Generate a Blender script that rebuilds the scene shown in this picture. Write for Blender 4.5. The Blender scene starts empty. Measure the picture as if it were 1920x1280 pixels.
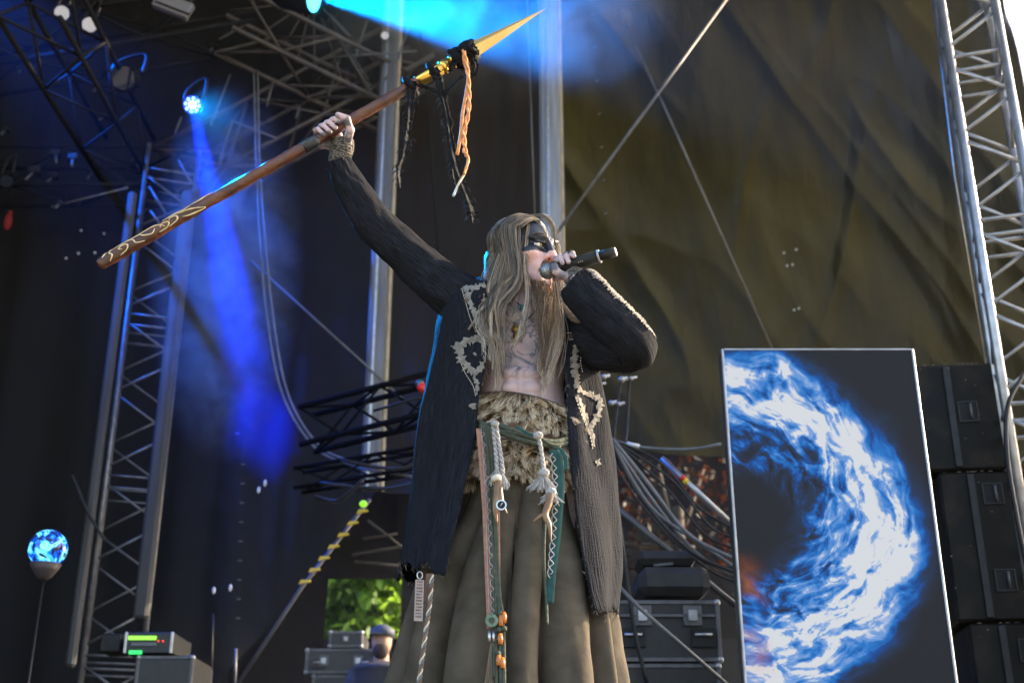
import bpy, math, random
import numpy as np
from mathutils import Vector, Matrix
from mathutils.bvhtree import BVHTree
import openvdb

SC = bpy.context.scene
COL = SC.collection
rng = np.random.default_rng(7)
random.seed(7)

# ------------------------------------------------------------------ camera
FPX, TILT, CAMP = 2300.0, math.radians(22.2), np.array((0.0, -3.5, 0.05))
cd = bpy.data.cameras.new('camera'); cam = bpy.data.objects.new('camera', cd); COL.objects.link(cam)
cam.location = CAMP; cam.rotation_euler = (math.pi/2 + TILT, 0, 0)
cd.lens = FPX/1920*36; cd.sensor_width = 36; cd.clip_start = 0.05; cd.clip_end = 900
cd.dof.use_dof = True; cd.dof.focus_distance = 3.75; cd.dof.aperture_fstop = 3.2
SC.camera = cam

# ------------------------------------------------------------------ sky, sun, exposure
SUN_DIR = Vector((0.83, 0.36, 0.48)).normalized()
w = bpy.data.worlds.new('World'); SC.world = w; w.use_nodes = True
nt = w.node_tree; nt.nodes.clear()
so = nt.nodes.new('ShaderNodeOutputWorld'); sb = nt.nodes.new('ShaderNodeBackground'); sk = nt.nodes.new('ShaderNodeTexSky')
sk.sky_type = 'NISHITA'; sk.sun_disc = False
sk.sun_elevation = math.asin(SUN_DIR.z); sk.sun_rotation = math.atan2(SUN_DIR.x, SUN_DIR.y)
sk.air_density = 1.0; sk.dust_density = 3.0; sk.ozone_density = 0.6
sb.inputs['Strength'].default_value = 0.15
nt.links.new(sk.outputs[0], sb.inputs[0]); nt.links.new(sb.outputs[0], so.inputs[0])
sd = bpy.data.lights.new('sun', 'SUN'); sd.energy = 2.9; sd.angle = math.radians(0.6); sd.color = (1.0, 0.80, 0.56)
sun = bpy.data.objects.new('sun', sd); COL.objects.link(sun)
sun.rotation_euler = SUN_DIR.to_track_quat('Z', 'Y').to_euler(); sun.location = SUN_DIR*40
vs = SC.view_settings
vs.view_transform = 'Standard'; vs.look = 'None'; vs.exposure = 2.15; vs.gamma = 1; vs.use_curve_mapping = False
SC.render.engine = 'CYCLES'
cy = SC.cycles
cy.use_denoising = True; cy.max_bounces = 6; cy.diffuse_bounces = 3; cy.glossy_bounces = 3; cy.transmission_bounces = 4
cy.volume_bounces = 0; cy.transparent_max_bounces = 12; cy.sample_clamp_indirect = 4; cy.caustics_reflective = False; cy.caustics_refractive = False

# ------------------------------------------------------------------ pixel helpers: a point of the photo at a real depth Y
_F = np.array((0, math.cos(TILT), math.sin(TILT))); _U = np.array((0, -math.sin(TILT), math.cos(TILT))); _R = np.array((1.0, 0, 0))
def ray(px, py):
    return _F + (px-960)/FPX*_R + (640-py)/FPX*_U
def P(px, py, y):
    d = ray(px, py); return CAMP + d*((y-CAMP[1])/d[1])
def Xat(px, y, z):
    return (px-960)/FPX*float(np.dot(np.array((0, y, z))-CAMP, _F))
def Zat(py, y): return P(960, py, y)[2]
def arr(a): return np.asarray(a, float)

# ------------------------------------------------------------------ objects
WLOC = {}
def thing(name, label, cat, loc=(0, 0, 0), group=None, kind=None):
    o = bpy.data.objects.new(name, None); COL.objects.link(o); o.location = loc; o.empty_display_size = .1
    WLOC[o] = arr(loc); o['label'] = label; o['category'] = cat
    if group: o['group'] = group
    if kind: o['kind'] = kind
    return o
def tag(o, label, cat, group=None, kind=None):
    o['label'] = label
    if cat: o['category'] = cat
    if group: o['group'] = group
    if kind: o['kind'] = kind
    return o
def link(name, me, m, parent=None, smooth=False, loc=None):
    n = len(me.vertices); co = np.empty(n*3); me.vertices.foreach_get('co', co); co = co.reshape(-1, 3)
    if loc is None: loc = (co.min(0)+co.max(0))/2
    me.vertices.foreach_set('co', (co-loc).ravel().astype(np.float32))
    o = bpy.data.objects.new(name, me); COL.objects.link(o)
    if m is not None: me.materials.append(m)
    if smooth: me.polygons.foreach_set('use_smooth', np.ones(len(me.polygons), bool))
    WLOC[o] = arr(loc)
    if parent is not None:
        o.parent = parent; o.location = arr(loc)-WLOC[parent]
    else: o.location = loc
    me.update(); return o
def mesh(name, v, f, m, parent=None, smooth=False, uv=None, loc=None):
    me = bpy.data.meshes.new(name); me.from_pydata([tuple(map(float, p)) for p in v], [], [tuple(map(int, q)) for q in f])
    if uv is not None:
        l = me.uv_layers.new(name='UVMap'); vi = np.empty(len(me.loops), int); me.loops.foreach_get('vertex_index', vi)
        l.data.foreach_set('uv', arr(uv)[vi].ravel())
    return link(name, me, m, parent, smooth, loc)

class MB:
    def __init__(s): s.v = []; s.f = []; s.uv = []
    def add(s, v, f, uv=None):
        n = len(s.v); s.v += [tuple(p) for p in v]; s.f += [tuple(i+n for i in q) for q in f]
        s.uv += list(uv) if uv is not None else [(0, 0)]*len(v); return s
    def box(s, c, d, ax=None, bev=0.0):
        c = arr(c); d = arr(d)/2
        ax = np.eye(3) if ax is None else arr(ax)
        b = min(bev, d.min()*.9)
        if b <= 0:
            vv = [c+ax.T@(d*arr((i, j, k))) for i in (-1, 1) for j in (-1, 1) for k in (-1, 1)]
            return s.add(vv, [(0, 1, 3, 2), (4, 6, 7, 5), (0, 4, 5, 1), (2, 3, 7, 6), (0, 2, 6, 4), (1, 5, 7, 3)])
        vs_, idx = [], {}
        for i in (-1, 1):
            for j in (-1, 1):
                for k in (-1, 1):
                    for a in range(3):
                        e = d.copy(); e -= b; e[a] += b
                        idx[(i, j, k, a)] = len(vs_); vs_.append(c+ax.T@(e*arr((i, j, k))))
        F = []
        for a in range(3):
            b1, b2 = (a+1) % 3, (a+2) % 3
            for sg in (-1, 1):
                q = []
                for s1, s2 in ((-1, -1), (1, -1), (1, 1), (-1, 1)):
                    t = [0, 0, 0]; t[a] = sg; t[b1] = s1; t[b2] = s2; q.append(idx[(*t, a)])
                F.append(tuple(q if sg > 0 else q[::-1]))
            for s1 in (-1, 1):
                for s2 in (-1, 1):
                    t1 = [0, 0, 0]; t1[a] = -1; t1[b1] = s1; t1[b2] = s2; t2 = list(t1); t2[a] = 1
                    F.append((idx[(*t1, b1)], idx[(*t2, b1)], idx[(*t2, b2)], idx[(*t1, b2)]))
        for i in (-1, 1):
            for j in (-1, 1):
                for k in (-1, 1): F.append((idx[(i, j, k, 0)], idx[(i, j, k, 1)], idx[(i, j, k, 2)]))
        return s.add(vs_, F)
    def tube(s, pts, r, n=8, caps=True, flat=1.0, up=None):
        pts = arr(pts); m = len(pts); r = np.broadcast_to(arr(r), (m,))
        T = np.gradient(pts, axis=0); T /= np.linalg.norm(T, axis=1)[:, None]+1e-12
        u0 = arr(up) if up is not None else (arr((0, 1, .13)) if abs(T[0][1]) < .9 else arr((1, 0, .1)))
        base = len(s.v); L = 0
        for i in range(m):
            if i: L += np.linalg.norm(pts[i]-pts[i-1])
            u = u0-T[i]*np.dot(u0, T[i]); u /= np.linalg.norm(u)+1e-12; v = np.cross(T[i], u); u0 = u
            for k in range(n):
                a = 2*math.pi*k/n
                s.v.append(tuple(pts[i]+r[i]*(math.cos(a)*u*flat+math.sin(a)*v))); s.uv.append((k/n*6.28*r[i], L))
        for i in range(m-1):
            for k in range(n):
                a, b = base+i*n+k, base+i*n+(k+1) % n
                s.f.append((a, b, b+n, a+n))
        if caps:
            s.f.append(tuple(base+k for k in range(n))[::-1]); s.f.append(tuple(base+(m-1)*n+k for k in range(n)))
        return s
    def ball(s, c, r, nu=12, nv=8, ax=None):
        c = arr(c); r = np.broadcast_to(arr(r), (3,)); ax = np.eye(3) if ax is None else arr(ax)
        vv, F = [], []
        for i in range(nv+1):
            t = math.pi*i/nv
            for k in range(nu):
                a = 2*math.pi*k/nu
                vv.append(c+ax.T@(r*arr((math.sin(t)*math.cos(a), math.sin(t)*math.sin(a), math.cos(t)))))
        for i in range(nv):
            for k in range(nu):
                a, b = i*nu+k, i*nu+(k+1) % nu; F.append((a, a+nu, b+nu, b))
        return s.add(vv, F)
    def build(s, name, m, parent=None, smooth=False): return mesh(name, s.v, s.f, m, parent, smooth, s.uv)

def spline(pts, n):
    pts = arr(pts); m = len(pts)
    if m == 2: return pts[0]+(pts[1]-pts[0])*np.linspace(0, 1, n)[:, None]
    Q = np.vstack([2*pts[0]-pts[1], pts, 2*pts[-1]-pts[-2]])
    out = []
    for t in np.linspace(0, m-1-1e-9, n):
        i = int(t); u = t-i; a, b, c, d = Q[i], Q[i+1], Q[i+2], Q[i+3]
        out.append(.5*((2*b)+(-a+c)*u+(2*a-5*b+4*c-d)*u*u+(-a+3*b-3*c+d)*u**3))
    return arr(out)
def PP(lst, y=None):
    return arr([P(*p) if len(p) == 3 else P(p[0], p[1], y) for p in lst])
def tube(name, pts, r, m, parent=None, n=8, smooth=True, seg=None, **k):
    if seg: pts = spline(pts, seg); r = np.interp(np.linspace(0, 1, seg), np.linspace(0, 1, len(np.atleast_1d(r))), np.atleast_1d(r))
    return MB().tube(pts, r, n, **k).build(name, m, parent, smooth)
def grid(name, V, m, parent=None, closed=False, uv=None, thick=0.0, smooth=True):
    V = arr(V); R, C = V.shape[:2]; F = []
    for i in range(R-1):
        for j in range(C if closed else C-1):
            j2 = (j+1) % C; F.append((i*C+j, i*C+j2, (i+1)*C+j2, (i+1)*C+j))
    if uv is None:
        du = np.zeros((R, C)); dv = np.zeros((R, C))
        du[:, 1:] = np.cumsum(np.linalg.norm(np.diff(V, axis=1), axis=2), 1); dv[1:] = np.cumsum(np.linalg.norm(np.diff(V, axis=0), axis=2), 0)
        uv = np.stack([du, dv], 2)
    o = mesh(name, V.reshape(-1, 3), F, m, parent, smooth, uv.reshape(-1, 2))
    if thick:
        md = o.modifiers.new('solid', 'SOLIDIFY'); md.thickness = thick; md.offset = 0
    return o
def smooth_noise1(n, k, seed=0):
    g = np.random.default_rng(seed).normal(size=max(3, k)); return np.interp(np.linspace(0, 1, n), np.linspace(0, 1, len(g)), g)

# value noise on numpy arrays
def vnoise(p, seed=0):
    p = arr(p); i = np.floor(p).astype(np.int64); f = p-i; f = f*f*(3-2*f); out = 0
    def h(x, y, z):
        n = (x*73856093) ^ (y*19349663) ^ (z*83492791) ^ (seed*2654435761)
        n = (n ^ (n >> 13))*1274126177 & 0x7fffffff; return ((n ^ (n >> 16)) & 0xffff)/65535.0
    for dx in (0, 1):
        for dy in (0, 1):
            for dz in (0, 1):
                wt = (f[..., 0] if dx else 1-f[..., 0])*(f[..., 1] if dy else 1-f[..., 1])*(f[..., 2] if dz else 1-f[..., 2])
                out = out+wt*h(i[..., 0]+dx, i[..., 1]+dy, i[..., 2]+dz)
    return out*2-1

# ------------------------------------------------------------------ materials
def new_mat(name):
    m = bpy.data.materials.new(name); m.use_nodes = True; t = m.node_tree; t.nodes.clear()
    o = t.nodes.new('ShaderNodeOutputMaterial'); b = t.nodes.new('ShaderNodeBsdfPrincipled'); t.links.new(b.outputs[0], o.inputs[0])
    return m, t, b, o
def N(t, typ, **k):
    n = t.nodes.new(typ)
    for a, v in k.items():
        if a.startswith('_'): setattr(n, a[1:], v)
        else: n.inputs[a.replace('__', ' ')].default_value = v
    return n
def mat(name, c, rough=.6, metal=0, c2=None, scale=20, bump=0, bscale=None, coord='Object', stretch=(1, 1, 1), detail=5, spec=None, sheen=0, emit=None, es=0, bdist=.01, ramp=(.35, .65)):
    m, t, b, o = new_mat(name)
    b.inputs['Roughness'].default_value = rough; b.inputs['Metallic'].default_value = metal
    b.inputs['Base Color'].default_value = (*c, 1)
    if spec is not None: b.inputs['Specular IOR Level'].default_value = spec
    if sheen: b.inputs['Sheen Weight'].default_value = sheen; b.inputs['Sheen Roughness'].default_value = .4
    if emit: b.inputs['Emission Color'].default_value = (*emit, 1); b.inputs['Emission Strength'].default_value = es
    tc = N(t, 'ShaderNodeTexCoord'); mp = N(t, 'ShaderNodeMapping'); mp.inputs['Scale'].default_value = stretch
    t.links.new(tc.outputs[coord], mp.inputs[0])
    if c2 is not None:
        nz = N(t, 'ShaderNodeTexNoise', Scale=scale, Detail=detail); t.links.new(mp.outputs[0], nz.inputs['Vector'])
        rp = N(t, 'ShaderNodeValToRGB'); e = rp.color_ramp.elements
        e[0].position = ramp[0]; e[1].position = ramp[1]; e[0].color = (*c, 1); e[1].color = (*c2, 1)
        t.links.new(nz.outputs[0], rp.inputs[0]); t.links.new(rp.outputs[0], b.inputs['Base Color'])
    if bump:
        n2 = N(t, 'ShaderNodeTexNoise', Scale=bscale or scale, Detail=6); t.links.new(mp.outputs[0], n2.inputs['Vector'])
        bp = N(t, 'ShaderNodeBump', Strength=bump, Distance=bdist); t.links.new(n2.outputs[0], bp.inputs['Height']); t.links.new(bp.outputs[0], b.inputs['Normal'])
    return m
def gauze_mat(name, c, c2, freq=170, amp=.7):
    """crinkled cotton gauze: long irregular ridges along V, fine cross threads"""
    m, t, b, o = new_mat(name); b.inputs['Roughness'].default_value = .9; b.inputs['Specular IOR Level'].default_value = .12
    tc = N(t, 'ShaderNodeTexCoord')
    ns = N(t, 'ShaderNodeTexNoise', Scale=9, Detail=3); t.links.new(tc.outputs['UV'], ns.inputs['Vector'])
    ad = N(t, 'ShaderNodeMixRGB', _blend_type='ADD', Fac=.035); t.links.new(tc.outputs['UV'], ad.inputs[1]); t.links.new(ns.outputs[1], ad.inputs[2])
    mp = N(t, 'ShaderNodeMapping'); mp.inputs['Scale'].default_value = (freq, freq*.07, 1); t.links.new(ad.outputs[0], mp.inputs[0])
    n1 = N(t, 'ShaderNodeTexNoise', Scale=1, Detail=2); t.links.new(mp.outputs[0], n1.inputs['Vector'])
    mp2 = N(t, 'ShaderNodeMapping'); mp2.inputs['Scale'].default_value = (freq*.25, freq*1.5, 1); t.links.new(ad.outputs[0], mp2.inputs[0])
    n2 = N(t, 'ShaderNodeTexNoise', Scale=1, Detail=1); t.links.new(mp2.outputs[0], n2.inputs['Vector'])
    mx = N(t, 'ShaderNodeMath', _operation='MULTIPLY_ADD'); mx.inputs[1].default_value = .35
    t.links.new(n2.outputs[0], mx.inputs[0]); t.links.new(n1.outputs[0], mx.inputs[2])
    rp = N(t, 'ShaderNodeValToRGB'); e = rp.color_ramp.elements; e[0].position = .5; e[1].position = .85; e[0].color = (*c, 1); e[1].color = (*c2, 1)
    t.links.new(mx.outputs[0], rp.inputs[0]); t.links.new(rp.outputs[0], b.inputs['Base Color'])
    bp = N(t, 'ShaderNodeBump', Strength=amp, Distance=.008); t.links.new(mx.outputs[0], bp.inputs['Height']); t.links.new(bp.outputs[0], b.inputs['Normal'])
    return m
def attr_mat(name, stops, attr='rnd', rough=.5, spec=.4, sss=0):
    m, t, b, o = new_mat(name); b.inputs['Roughness'].default_value = rough; b.inputs['Specular IOR Level'].default_value = spec
    a = N(t, 'ShaderNodeAttribute', _attribute_name=attr); rp = N(t, 'ShaderNodeValToRGB'); cr = rp.color_ramp
    while len(cr.elements) < len(stops): cr.elements.new(.5)
    for e, (p, c) in zip(cr.elements, stops): e.position = p; e.color = (*c, 1)
    t.links.new(a.outputs['Fac'], rp.inputs[0]); t.links.new(rp.outputs[0], b.inputs['Base Color']); return m
def leaf_mat(name, c, tc_):
    m, t, b, o = new_mat(name); b.inputs['Roughness'].default_value = .55
    a = N(t, 'ShaderNodeAttribute', _attribute_name='rnd'); rp = N(t, 'ShaderNodeValToRGB'); e = rp.color_ramp.elements
    e[0].color = (*[x*.6 for x in c], 1); e[1].color = (*[min(1, x*1.6) for x in c], 1)
    t.links.new(a.outputs['Fac'], rp.inputs[0]); t.links.new(rp.outputs[0], b.inputs['Base Color'])
    tr = N(t, 'ShaderNodeBsdfTranslucent'); tr.inputs[0].default_value = (*tc_, 1); mx = N(t, 'ShaderNodeMixShader', Fac=.5)
    t.links.new(b.outputs[0], mx.inputs[1]); t.links.new(tr.outputs[0], mx.inputs[2]); t.links.new(mx.outputs[0], o.inputs[0]); return m
def tarp_mat(name, c, tcol, fac, rough=.45, bump=.4):
    m, t, b, o = new_mat(name); b.inputs['Roughness'].default_value = rough; b.inputs['Base Color'].default_value = (*c, 1); b.inputs['Specular IOR Level'].default_value = .22
    tc = N(t, 'ShaderNodeTexCoord'); mp = N(t, 'ShaderNodeMapping'); mp.inputs['Scale'].default_value = (1, 1, .35); t.links.new(tc.outputs['Object'], mp.inputs[0])
    nz = N(t, 'ShaderNodeTexNoise', Scale=3.2, Detail=6, Roughness=.5); t.links.new(mp.outputs[0], nz.inputs['Vector'])
    bp = N(t, 'ShaderNodeBump', Strength=bump, Distance=.05); t.links.new(nz.outputs[0], bp.inputs['Height']); t.links.new(bp.outputs[0], b.inputs['Normal'])
    n2 = N(t, 'ShaderNodeTexNoise', Scale=.7, Detail=4); t.links.new(tc.outputs['Object'], n2.inputs['Vector'])
    rp = N(t, 'ShaderNodeValToRGB'); e = rp.color_ramp.elements; e[0].position = .3; e[1].position = .7
    e[0].color = (*[x*.6 for x in tcol], 1); e[1].color = (*tcol, 1); t.links.new(n2.outputs[0], rp.inputs[0])
    tr = N(t, 'ShaderNodeBsdfTranslucent'); t.links.new(rp.outputs[0], tr.inputs[0]); t.links.new(bp.outputs[0], tr.inputs['Normal'])
    mx = N(t, 'ShaderNodeMixShader', Fac=fac)
    t.links.new(b.outputs[0], mx.inputs[1]); t.links.new(tr.outputs[0], mx.inputs[2]); t.links.new(mx.outputs[0], o.inputs[0]); return m

M = {}
M['alu'] = mat('brushed_aluminium', (.46, .46, .47), .38, .75, (.32, .32, .33), 14, .12)
M['alu_dull'] = mat('dull_aluminium', (.14, .14, .145), .5, .5, (.08, .08, .085), 10, .1)
M['pole'] = mat('weathered_pole_metal', (.17, .165, .155), .5, .3, (.10, .095, .09), 6, .1, stretch=(4, 4, .3))
M['black'] = mat('black_paint', (.009, .009, .010), .55, 0, (.018, .018, .017), 22, .15, spec=.3)
M['blackm'] = mat('black_steel', (.012, .012, .013), .45, .3, (.022, .022, .022), 18, .1, spec=.3)
M['rubber'] = mat('cable_rubber', (.014, .014, .015), .5, 0, (.025, .025, .028), 12, spec=.3)
M['cable_grey'] = mat('grey_cable_jacket', (.15, .155, .16), .45, 0, (.09, .09, .1), 8)
M['drape'] = tarp_mat('black_stage_drape', (.012, .012, .014), (.006, .006, .006), .1, .8, .3)
M['drape_mid'] = tarp_mat('brown_black_stage_drape', (.018, .0155, .012), (.012, .009, .006), .12, .7, .3)
M['matte'] = mat('matte_black_truss', (.006, .006, .007), .95, 0, spec=.05)
M['tarp'] = tarp_mat('translucent_olive_tarpaulin', (.0095, .0095, .0062), (.023, .0205, .0050), .40, .33, .8)
M['roofsheet'] = mat('black_roof_sheet', (.015, .015, .018), .7)
M['deck'] = mat('black_stage_deck', (.03, .03, .03), .6, 0, (.06, .058, .055), 8, .1)
M['ground'] = mat('dry_trampled_grass', (.24, .22, .16), .9, 0, (.32, .29, .22), 1.5, .4)
M['white'] = mat('white_plastic', (.6, .6, .62), .4)
M['case'] = mat('black_flight_case_laminate', (.008, .008, .009), .45, 0, (.014, .014, .014), 30, .1)
# ================================================================== SETTING
def slab(name, x0, x1, y0, y1, z0, z1, m, kind='structure'):
    o = MB().box(((x0+x1)/2, (y0+y1)/2, (z0+z1)/2), (x1-x0, y1-y0, z1-z0)).build(name, m); o['kind'] = kind; return o
slab('ground', -300, 300, -300, 300, -1.9, -1.6, M['ground'])
slab('stage_floor', -8, 5.2, -1.3, 9, -.25, 0.0, M['deck'])
slab('stage_roof', -9, 4.6, -.6, 6.0, 8.2, 8.4, M['roofsheet'])

# ---- drapes and tarpaulin, hung cloth with real folds
def cloth(name, px0, px1, y, bot, top, m, folds, seed, nx=150, nz=70, amp=.05, crease=0.0):
    """bot(px) gives the photo row of the lower edge"""
    V = np.zeros((nz, nx, 3)); r = np.random.default_rng(seed)
    ph = r.uniform(0, 6.28, 8); fr = r.uniform(.5, 1.6, 8)*folds
    for j in range(nx):
        px = px0+(px1-px0)*j/(nx-1); X = Xat(px, y, 2.6); zb = Zat(bot(px), y) if bot(px) < 1500 else 0.01
        for i in range(nz):
            z = zb+(top-zb)*i/(nz-1); V[i, j] = (X, y, z)
    X = V[..., 0]; Z = V[..., 2]; d = 0
    for k in range(8): d = d+np.sin(X*fr[k]*2+ph[k]+.12*Z*math.cos(ph[k]))/8
    V[..., 1] += amp*d*2
    if crease:
        a = vnoise(np.stack([X*.9+Z*.45, Z*.28, X*0], -1), seed); b = vnoise(np.stack([X*2.4+Z*1.3, Z*.7, X*0+3], -1), seed+1); c = vnoise(np.stack([X*6+Z*1.0, Z*1.5-X, X*0+7], -1), seed+2)
        V[..., 1] += crease*(1-np.abs(a)*2)*1.2+crease*.6*(1-np.abs(b)*2)+crease*.22*c+crease*1.1*np.clip((X-1.2)/1.5, 0, 1)*np.clip(.35-np.abs(vnoise(np.stack([X*2.1-Z*.5, Z*.42+X*.3, X*0+5], -1), seed+5)), 0, 1)*1.6
    return grid(name, V, m, None)
def botL(px): return 2000 if px < 440 else 1280-(px-440)*(1280-935)/(692-440)
o = cloth('stage_drape', -420, 716, 6.0, botL, 8.18, M['drape'], 5, 3, nx=240, amp=.05)
tag(o, 'black stage drape behind the left lattice tower, cut off on a slant below', 'drape')
o = cloth('stage_drape', 717, 1034, 6.05, lambda p: 925, 8.18, M['drape_mid'], 7, 5, nx=90, amp=.035)
tag(o, 'brown black drape hanging between the two bare metal poles', 'drape')
o = cloth('tarpaulin', 1035, 2060, 6.0, lambda p: 838+(p-1035)*.05, 8.18, M['tarp'], 1.2, 11, nx=300, nz=200, amp=.03, crease=.05)
tag(o, 'creased olive brown tarpaulin glowing in the sun behind the singer and the screen', 'tarpaulin')
o = cloth('stage_drape', 450, 1400, 7.3, lambda p: 1600 if p < 612 else 1085 if p < 800 else max(850, 1085-(p-800)*.6), 4.2, M['drape'], 4, 8, nx=90, nz=20, amp=.03)  # added sheet covers the bright gap, standing in for the dark backstage
tag(o, 'added dark masking above the leafy opening, behind the diagonal striped strut', 'drape')
o = cloth('stage_drape', 752, 1640, 11.0, lambda p: 1500, 5.0, M['drape'], 4, 18, nx=90, nz=20, amp=.05)  # added drape, hides the bright sky so this part stays dark
tag(o, 'added black drape hiding the bright sky behind the cable bundle', 'drape')
# side wall on the left, keeps the stage dark
V = np.zeros((12, 60, 3))
for j in range(60):
    for i in range(12): V[i, j] = (-5.6+.06*math.sin(j*.9)+.03*math.sin(j*2.3), -.2+6.4*j/59, 0.01+8.15*i/11)
o = grid('side_drape', V, M['drape']); tag(o, 'black side drape closing off the far left of the stage', 'drape')
V = np.zeros((12, 50, 3))  # added drape outside the view, blocks the sun from haze and backdrop
for j in range(50):
    for i in range(12): V[i, j] = (5.40+.06*math.sin(j*.9)+.03*math.sin(j*2.3), 3.5+2.4*j/49, 0.01+8.15*i/11)
o = grid('side_drape', V, M['drape']); tag(o, 'added black drape out of view at right, blocking the sun from the stage', 'drape')
o = slab('backstage_wall', -6, 3.2, 9.2, 9.35, 0.002, Zat(1196, 9.2), M['black'])
# eyelets of the tarpaulin: pale dots in pairs
for k, (ex, ey) in enumerate([(1470, 474), (1493, 468), (1476, 498), (1486, 496), (1489, 581), (1498, 578)]):
    b = MB().ball(P(ex, ey, 5.82), (.011, .012, .011), 8, 5).build('tarpaulin_rivet', M['white'])
    tag(b, 'small pale rivet dot on the olive tarpaulin above the screen', 'rivet', 'pale rivets on the tarpaulin')
for k in range(7):
    c = P(1112+k*4, 28+k*62, 5.83)
    b = MB().box(c, (.025, .01, .012), ax=Matrix.Rotation(.4, 3, 'Y')).build('tarpaulin_eyelet', M['cable_grey'])
    tag(b, 'small grey eyelet in the upright row to the right of the tall middle pole', 'eyelet', 'eyelets beside the middle pole')

# ---- round and square metal poles
M['pole_dark'] = mat('dark_pole_metal', (.06, .06, .062), .75, 0, (.04, .04, .042), 6, .1, stretch=(4, 4, .3))
M['pole_light'] = mat('pale_pole_metal', (.34, .34, .33), .5, .2, (.22, .22, .21), 6, .1, stretch=(4, 4, .3))
def pole(px0, py0, px1, py1, y, wpx, label, extra=True, m='pole'):
    a = P(px0, py0, y); z0, z1 = a[2], P(px1, py1, y)[2]; x = Xat((px0+px1)/2, y, (z0+z1)/2)
    wd = wpx*.001*(y+3.5+1.2)/2.3*.98
    r = thing('metal_pole', label, 'pole', (x, y, z0))
    MB().box((x, y, (z0+z1)/2), (wd, wd*.8, z1-z0), bev=.02).build('pole_shaft', M[m], r)
    if extra:
        MB().box((x+wd*.5+.012, y+.01, (z0+z1)/2), (.024, wd*.5, z1-z0), bev=.006).build('pole_rim_strip', M['cream'], r)
        MB().box((x-wd*.13, y-wd*.4-.006, (z0+z1)/2), (wd*.16, .012, z1-z0), bev=.004).build('pole_rib', M['alu'], r)
    return r
M['cream'] = mat('painted_warm_rim', (.55, .44, .28), .6, 0, (.40, .32, .2), 9)  # cream strip paints the warm backlight along the right edge of a pole
pole(1042, 900, 1024, -30, 5.3, 40, 'tall pale metal pole with a painted rim light rising behind the head of the singer', True, 'pole_light')
pole(712, 918, 722, -10, 5.3, 34, 'dull metal pole behind the raised arm, ending above the striped strut')
pole(140, 1250, 250, 360, 5.0, 17, 'slim grey pole running up the left side of the lattice tower', False, 'pole_dark')
pole(297, 1160, 328, 360, 5.3, 25, 'wide dark grey pole running up the right side of the lattice tower', False, 'pole_dark')
# lean of the pole image comes from the upward camera only

# ---- lattice truss towers
def truss(label, base, wx, wy, z0, z1, rc, rb, step, m, ax=0.0, cat='truss', name='lattice_truss', z_start=0, group=None, fa=None):
    """square upright truss: four chords, braces of every face and cross ties"""
    r = thing(name, label, cat, base, group)
    ca, sa = math.cos(ax), math.sin(ax)
    def C(i, j, z): return arr((base[0]+(i*wx/2)*ca-(j*wy/2)*sa, base[1]+(i*wx/2)*sa+(j*wy/2)*ca, z))
    cs = [(-1, -1), (1, -1), (1, 1), (-1, 1)]
    for i, j in cs: tube('chord', [C(i, j, z0), C(i, j, z1)], rc, m, r, 10)
    k = 0; z = z0+z_start
    while z+step < z1:
        for f in range(4):
            a, b = cs[f], cs[(f+1) % 4]
            if (k+(f % 2)) % 2: a, b = b, a
            tube('brace', [C(*a, z+.02), C(*b, z+step-.02)], rb, fa or m, r, 6)
        if k % 4 == 3:
            for f in range(4):
                a, b = cs[f], cs[(f+1) % 4]
                for dz in (-.045, .045): tube('cross_tie', [C(*a, z+step+dz), C(*b, z+step+dz)], rb, m, r, 6)
            z += .09
        z += step; k += 1
    return r
# right front tower; its front left chord runs from (1782,0) to (1915,930) in the photo
bx = Xat(1852, 2.0, Zat(480, 2.0))+.165
truss('shiny aluminium lattice tower at the right edge of the picture', (bx, 2.15, .01), .27, .27, .01, 5.2, .024, .0105, .225, M['alu'], -.30, z_start=.05)
# left back tower
M['tower_left'] = mat('dim_tower_aluminium', (.22, .22, .23), .42, .6, (.13, .13, .14), 14, .1)
bl = Xat(247, 5.2, 3.0)
truss('grey lattice tower behind the lower end of the spear', (bl, 5.45, .01), .40, .40, .01, 5.35, .018, .009, .30, M['tower_left'], .3)

# ---- roof grid of trusses, top middle
def hchords(name, label, a, b, hw, hh, rc, rb, step, m):
    a = arr(a); b = arr(b); L = np.linalg.norm(b-a); t = (b-a)/L; s = np.cross(t, (0, 0, 1)); s /= np.linalg.norm(s); u = np.cross(s, t)
    r = thing(name, label, 'truss', tuple(a))
    cs = [(-1, -1), (1, -1), (1, 1), (-1, 1)]
    def C(c, d): return a+t*d+s*c[0]*hw+u*c[1]*hh
    for c in cs: tube('chord', [C(c, 0), C(c, L)], rc, m, r, 8)
    k = 0; d = 0
    while d+step <= L+1e-6:
        for f in range(4):
            p, q = cs[f], cs[(f+1) % 4]
            if (k+f) % 2: p, q = q, p
            tube('brace', [C(p, d), C(q, d+step)], rb, m, r, 6)
        k += 1; d += step
    return r
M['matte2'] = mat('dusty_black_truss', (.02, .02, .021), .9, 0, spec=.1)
RG = M['roof_steel'] = mat('roof_truss_steel', (.10, .085, .07), .5, .3, (.06, .05, .042), 9)
hchords('roof_truss', 'roof truss slanting down to the right behind the spear tip, at top middle', P(430, 40, 4.7), P(735, 190, 5.5), .2, .2, .024, .013, .42, RG)
hchords('roof_truss', 'roof truss rising to the right above the raised fist', P(320, 345, 5.6), P(790, 95, 5.6), .22, .24, .022, .013, .46, RG)
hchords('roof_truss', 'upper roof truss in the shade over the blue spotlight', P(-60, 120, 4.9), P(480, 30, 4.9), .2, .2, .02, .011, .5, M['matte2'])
hchords('roof_truss', 'lowest dark roof truss at the left edge above the drape', P(-80, 330, 5.5), P(400, 330, 5.5), .18, .18, .02, .011, .5, M['matte2'])
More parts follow.
